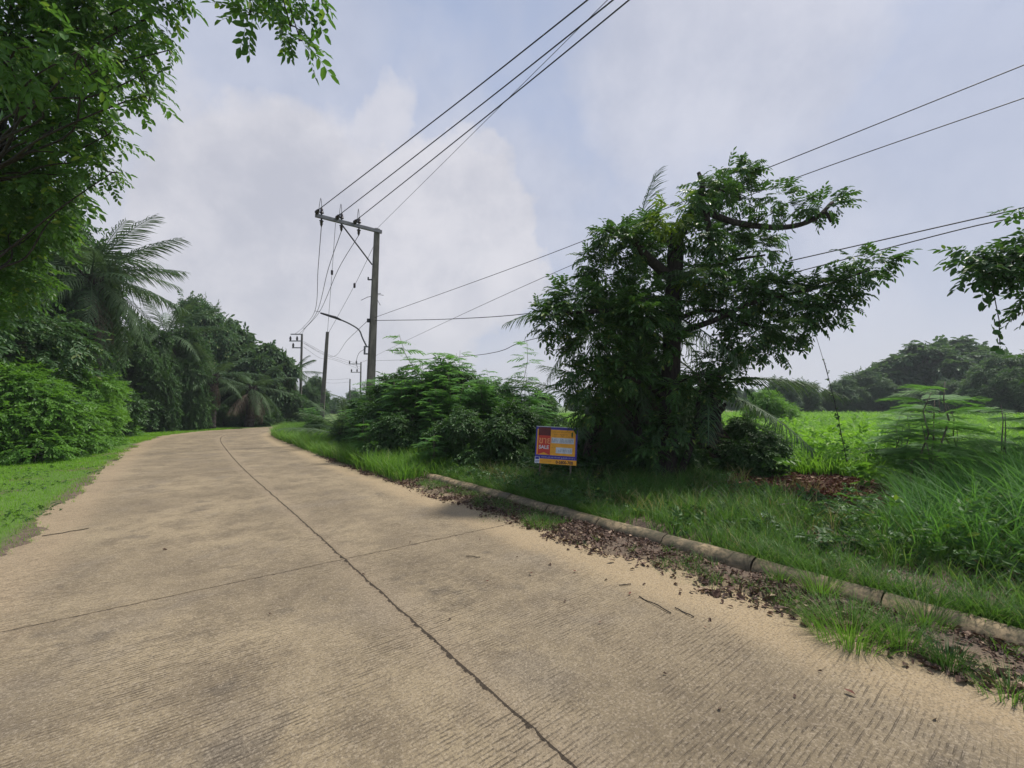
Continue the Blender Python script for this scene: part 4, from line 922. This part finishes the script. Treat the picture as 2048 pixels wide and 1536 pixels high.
n = 16000; xy = at_su(10+rng.random(n)*32, 3.35+rng.random(n)*4); x, y = xy.T; k = visible(x, y) & (fbm(x, y, 1.1, 47) > .50) & (np.hypot(x-5.2, (y-7.6)*.9) > 1.2); cover('ground_cover', x[k], y[k], .13, M_dshrub, TWb, .16, 'low broad-leaved weeds mixed into the verge grass')
n = 22000; y = 9+rng.random(n)**1.4*40; x = rng.uniform(.3, 1.45, n)*y; k = (fbm(x, y, .3, 58) > .5); x, y = x[k], y[k]; z0 = .75; cover('field_weeds', x, y, .17, M_field, TWb+TWs[:1], .85, 'leafy weeds standing among the field grass')
n = 5000; x = rng.uniform(5, 15, n); y = rng.uniform(7, 13, n); s2, u2 = su(x, y); k = visible(x, y) & (u2 > 6) & (fbm(x, y, .6, 48) > .5); cover('ground_cover', x[k], y[k], .22, M_brush, TWb, .35, 'leafy weeds along the front edge of the field')
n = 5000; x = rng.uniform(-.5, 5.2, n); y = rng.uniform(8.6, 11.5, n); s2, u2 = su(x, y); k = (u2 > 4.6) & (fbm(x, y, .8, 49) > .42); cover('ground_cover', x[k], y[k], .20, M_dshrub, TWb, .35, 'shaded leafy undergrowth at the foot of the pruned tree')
n = 5200; x = 3.2+rng.random(n)*7; y = 3.3+rng.random(n)*6.5; s2, u2 = su(x, y); k = visible(x, y, 1.3) & (u2 > 4.0) & (x/y > .76) & (fbm(x, y, 1.0, 63) > .47) & (np.hypot(x-5.0, (y-7.2)*.8) > 1.7); cover('ground_cover', x[k], y[k], .13, M_over, TWb+TWs[:2], .55, 'tangled leafy weeds among the tall coarse grass')
n = 5000; xy = at_su(12+rng.random(n)*24, 3.5+rng.random(n)*2.2); x, y = xy.T; k = visible(x, y) & (fbm(x, y, 1.5, 64) > .60) & (np.hypot(x-5.0, (y-7.2)*.8) > 1.5); cover('ground_cover', x[k], y[k], .09, M_over, TWb+PIN[:1], .26, 'bright leafy weeds sprouting above the verge grass')
# sparse weeds in the litter strip
n = int(2600*FULL); xy = at_su(13+rng.random(n)*28, 2.3+rng.random(n)*.75); x, y = xy.T; k = visible(x, y) & (fbm(x, y, 1.6, 51) > .47); x, y = x[k], y[k]
bx, by, az = tufts(len(x), 12, .06, x, y); stuff('weeds', blades('weeds', bx, by, rng.uniform(.05, .13, len(bx)), .005, rng.uniform(.5, .95, len(bx)), M_verge, 3, az=az), 'small weeds growing through the leaf litter')
# tall coarse grass in the lower right
n = int(1700*FULL); x = 3.6+rng.random(n)*6.5; y = 3.3+rng.random(n)*6; s2, u2 = su(x, y)
k = visible(x, y, 1.3) & (u2 > 4.5) & (x/y > .80+.05*(y-4)+.3*(fbm(x, y, .8, 61)-.5)) & (y < 7.2) & (np.hypot(x-5.2, (y-7.6)*.9) > 1.2); x, y = x[k], y[k]
bx, by, az = tufts(len(x), 12, .10, x, y); stuff('tall_grass', blades('tall_grass', bx, by, rng.uniform(.45, 1.0, len(bx))*np.clip(.55+2.2*(bx/by-.85), .5, 1.25), rng.uniform(.006, .015, len(bx)), rng.uniform(.45, .98, len(bx)), M_tall, 5, az=az), 'tall arching coarse grass at the field corner')
# the field
n = int(44000*FULL); y = 6.5+rng.random(n)**1.6*54; x = rng.uniform(-.35, 1.5, n)*y+rng.uniform(-2, 2, n); s2, u2 = su(x, y)
k = (u2 > 5.6+2.2*fbm(x, y, .5, 9)) & (np.hypot(x-5.2, (y-7.6)*.9) > 1.5) & ~((x/y < .62) & (y < 12)) & (u2 < 200); x, y = x[k], y[k]; per = 9
bx, by, az = tufts(len(x), per, .22, x, y); hgt = (.5+.4*fbm(bx, by, .35, 71))*(.45+.55*np.clip((by-6.5)/8, 0, 1))*np.repeat(rng.uniform(.65, 1.25, len(x)), per)
stuff('field_grass', blades('field_grass', bx, by, hgt*rng.uniform(.6, 1.15, len(bx)), .012+.0013*by, rng.uniform(.4, 1.0, len(bx)), M_field, 3, np.clip(np.repeat(rng.random(len(x)), per)*.5+fbm(bx, by, .25, 5)*.5, 0, 1), az=az), 'tall bright green grass filling the open field')
# single tufts by the road that one can tell apart
def tuft(label, px, py, r, h, n, w_=.005, mat=M_verge):
    c_ = G(px, py); zz = ground_z(c_[0], c_[1]); a_ = rng.random(n)*6.283; q = r*rng.random(n)**.7
    me = blades('grass_tuft', np.cos(a_)*q, np.sin(a_)*q, rng.uniform(.5, 1.1, n)*h, w_, rng.uniform(.25, .95, n), mat, 4, z=np.full(n, -.02), az=a_)
    tag(link('grass_tuft', me, None, (c_[0], c_[1], zz)), label, 'grass tuft', 'grass tufts between road and kerb')
tuft('largest yellow-green grass tuft between road and kerb', 1700, 1275, .24, .34, 620, .005, M_bend)
tuft('grass tuft right of the largest one, against the kerb', 1800, 1290, .16, .24, 260)
tuft('dark dense low tuft at the road edge farther right', 1895, 1330, .13, .17, 380, .004, M_dshrub)
tuft('green tuft near the lower right corner', 2020, 1385, .18, .14, 320)
tuft('low creeping tuft on the litter in front of the kerb', 1200, 1122, .20, .07, 420)
tuft('small low tuft left of the creeping one', 1165, 1100, .14, .06, 260)
tuft('grass tuft at the narrow start of the litter strip', 985, 1035, .26, .13, 420)
tuft('tiny weed tuft on the sandy road edge', 885, 1010, .2, .05, 240)
tuft('pale grass tuft leaning on the kerb', 1420, 1100, .16, .2, 160)
tuft('thin tuft growing over the kerb below the tree', 1560, 1165, .12, .22, 120)
tuft('straggly tuft hiding the kerb left of the largest tuft', 1640, 1190, .16, .26, 220, .005, M_bend)
tuft('tuft leaning over the kerb right of the largest tuft', 1850, 1255, .15, .24, 200)
tuft('spreading tuft on the road side of the kerb', 1080, 1050, .26, .14, 420)

# ------------------------------------------------------------------ leaf litter
ltr = [place(leaf_t(.48, .22, d_), (-.5, 0, 0), (1, 0, 0), (0, 0, 1), 1) for d_ in (-.25, .15, .35)]
def litter(name, x, y, size, mat, label, zoff=.006):
    n = len(x); d = np.stack([rng.normal(size=n), rng.normal(size=n), rng.normal(size=n)*.22], 1); up = np.array([0, 0, 1.])+rng.normal(size=(n, 3))*.35
    z = np.maximum(terrain(x, y), 0)+zoff+rng.random(n)*.018
    V, Fc, T = scatter(ltr, np.stack([x, y, z], 1), d, up, size*np.clip(rng.lognormal(-.15, .42, n), .3, 2.2), rng.random(n)); stuff(name, mk_mesh(name, V, Fc, mat, T), label)
n = int(42000*FULL); s_ = 13+rng.random(n)**1.15*26; u = 3.05-rng.random(n)**1.35*.95; xy = at_su(s_, u); x, y = xy.T
k = visible(x, y) & (u > edgeR(x, y)+.02-.04*rng.normal(size=n)**2) & (fbm(x, y, 1.3, 81) > .40+.12*rng.normal(size=n)); litter('leaf_litter', x[k], y[k], .046, M_litter, 'brown dead leaves between the road edge and the kerb')
n = 12000; x = 5.2+rng.normal(size=n)*1.3; y = 7.4+rng.normal(size=n)*.9; s2, u2 = su(x, y); k = (u2 > 3.5); litter('leaf_litter', x[k], y[k], .07, M_rlitter, 'reddish dead leaves on bare soil behind the verge grass')
n = 9000; x = 2.6+rng.normal(size=n)*1.7; y = 8.6+rng.normal(size=n)*.9; s2, u2 = su(x, y); k = (u2 > 3.5); litter('leaf_litter', x[k], y[k], .06, M_litter, 'dull leaves and debris in the shade under the pruned tree')
n = 2500; xy = at_su(18+rng.random(n)*12, -5.6-rng.random(n)*1.6); x, y = xy.T; litter('leaf_litter', x, y, .06, M_litter, 'pale dry leaves at the foot of the lawn shrubs')
# red-brown leaf crumbs along the left road edge
n = 1600; xy = at_su(20+rng.random(n)*6, -2.75+rng.normal(size=n)*.18); x, y = xy.T; litter('leaf_litter', x, y, .022, M_rlitter, 'fine red-brown debris along the left road edge', .002)
n = 2600; xy = at_su(17+rng.random(n)*26, -2.85-rng.random(n)**1.5*2.2); x, y = xy.T; k = visible(x, y) & (fbm(x, y, 1.3, 91) > .55); cover('ground_cover', x[k], y[k], .06, M_dshrub, TWb, .04, 'small dark creeping weeds along the left road edge')
# single leaves on the concrete
spots_ = [(1212, 1161), (1420, 1243), (1410, 1257), (1288, 1170), (1034, 1115), (1200, 1248), (1330, 1350), (1590, 1395), (1745, 1340), (1640, 1345), (1440, 1420), (1062, 1150), (727, 1150), (960, 1080), (975, 1165), (1100, 1130),
          (330, 1100), (1150, 1145), (1360, 1190), (1130, 1205), (1700, 1390), (1870, 1440), (540, 1230), (1260, 1190), (820, 1085), (900, 1240)]
lf = mk_mesh('fallen_leaf', *merge([ltr[2]]), M_litter, np.full(6, .35)); lf2 = mk_mesh('fallen_leaf', *merge([ltr[0]]), M_rlitter, np.full(6, .7))
for i, (px, py) in enumerate(spots_):
    c_ = G(px, py); o_ = link('fallen_leaf', (lf, lf2)[i % 3 == 2], None, (c_[0], c_[1], .012)); o_.scale = (rng.uniform(.022, .055),)*3; o_.rotation_euler = (rng.normal()*.15, rng.normal()*.15, rng.random()*6.28)
    tag(o_, 'single dry leaf lying on the concrete road', 'fallen leaf', 'dry leaves scattered on the concrete')
for i, (x0, y0, x1, y1) in enumerate(((1278, 1192, 1342, 1226), (1350, 1215, 1388, 1234), (932, 1112, 960, 1114), (1238, 1170, 1262, 1168), (178, 1056, 84, 1072))):
    a_, b_ = G(x0, y0, .01), G(x1, y1, .01); m_ = MB(); m_.tube([p_-a_ for p_ in wander(a_, b_, 5, .03)], .0045, 5)
    tag(m_.build('fallen_twig', M_bark, None, loc=Vector(a_)), ('longest thin twig lying on the sandy right half of the road', 'thin twig just right of the longest one', 'short twig in the middle of the right lane', 'short curved twig near the right litter strip', 'long thin twig at the left road edge')[i], 'twig')
# a few fallen branches in the verge
for i, (x0, y0, x1, y1, r) in enumerate(((1400, 985, 1485, 940, .012), (1310, 905, 1620, 905, .014), (1060, 935, 1180, 960, .009), (1560, 1010, 1640, 990, .01))):
    a_, b_ = G(x0, y0, .35), G(x1, y1, .3); m_ = MB(); m_.tube([p_-a_ for p_ in wander(a_, b_, 6, .06)], [r*(1-.1*k) for k in range(7)], 5)
    tag(m_.build('fallen_branch', M_bark2, None, loc=Vector(a_)), ('bare stick leaning at the right foot of the pruned tree', 'long thin bare branch lying across the grass right of the tree', 'thin stick lying below the sale sign', 'bare stick on the reddish litter')[i], 'branch')
# crumpled plastic bag
c_ = G(1532, 1040, .15); zb = ground_z(c_[0], c_[1]); m_ = MB(); rr = 6; nn = 14; Vv = []
for i in range(rr+1):
    for k in range(nn):
        ph = math.pi*i/rr; th = 2*math.pi*k/nn; q = .10*(1+.35*math.sin(3*th+i)+.25*rng.normal()*.6); Vv.append((math.sin(ph)*math.cos(th)*q*1.5, math.sin(ph)*math.sin(th)*q, .05+.05*math.cos(ph)*(1+.4*rng.normal())))
m_.add(Vv, [(i*nn+k, (i+1)*nn+k, (i+1)*nn+(k+1) % nn, i*nn+(k+1) % nn) for i in range(rr) for k in range(nn)])
tag(m_.build('plastic_bag', plain('white_plastic', (.55, .58, .62), .4), None, loc=Vector((c_[0], c_[1], zb))), 'crumpled whitish plastic bag lying in the verge grass', 'plastic bag')

# ------------------------------------------------------------------ the humid air
ma = bpy.data.materials.new('humid_air'); ma.use_nodes = True; t = NT(ma.node_tree); t.n.clear()
pv = t.new('ShaderNodeVolumePrincipled', Color=(.86, .92, 1, 1), Density=.0007); pv.inputs['Anisotropy'].default_value = .2
t.l.new(pv.outputs[0], t.new('ShaderNodeOutputMaterial').inputs['Volume'])
m_ = MB(); m_.box((0, 0, 20), (3000, 3600, 44)); hz = m_.build('haze', ma, None); hz['kind'] = 'stuff'
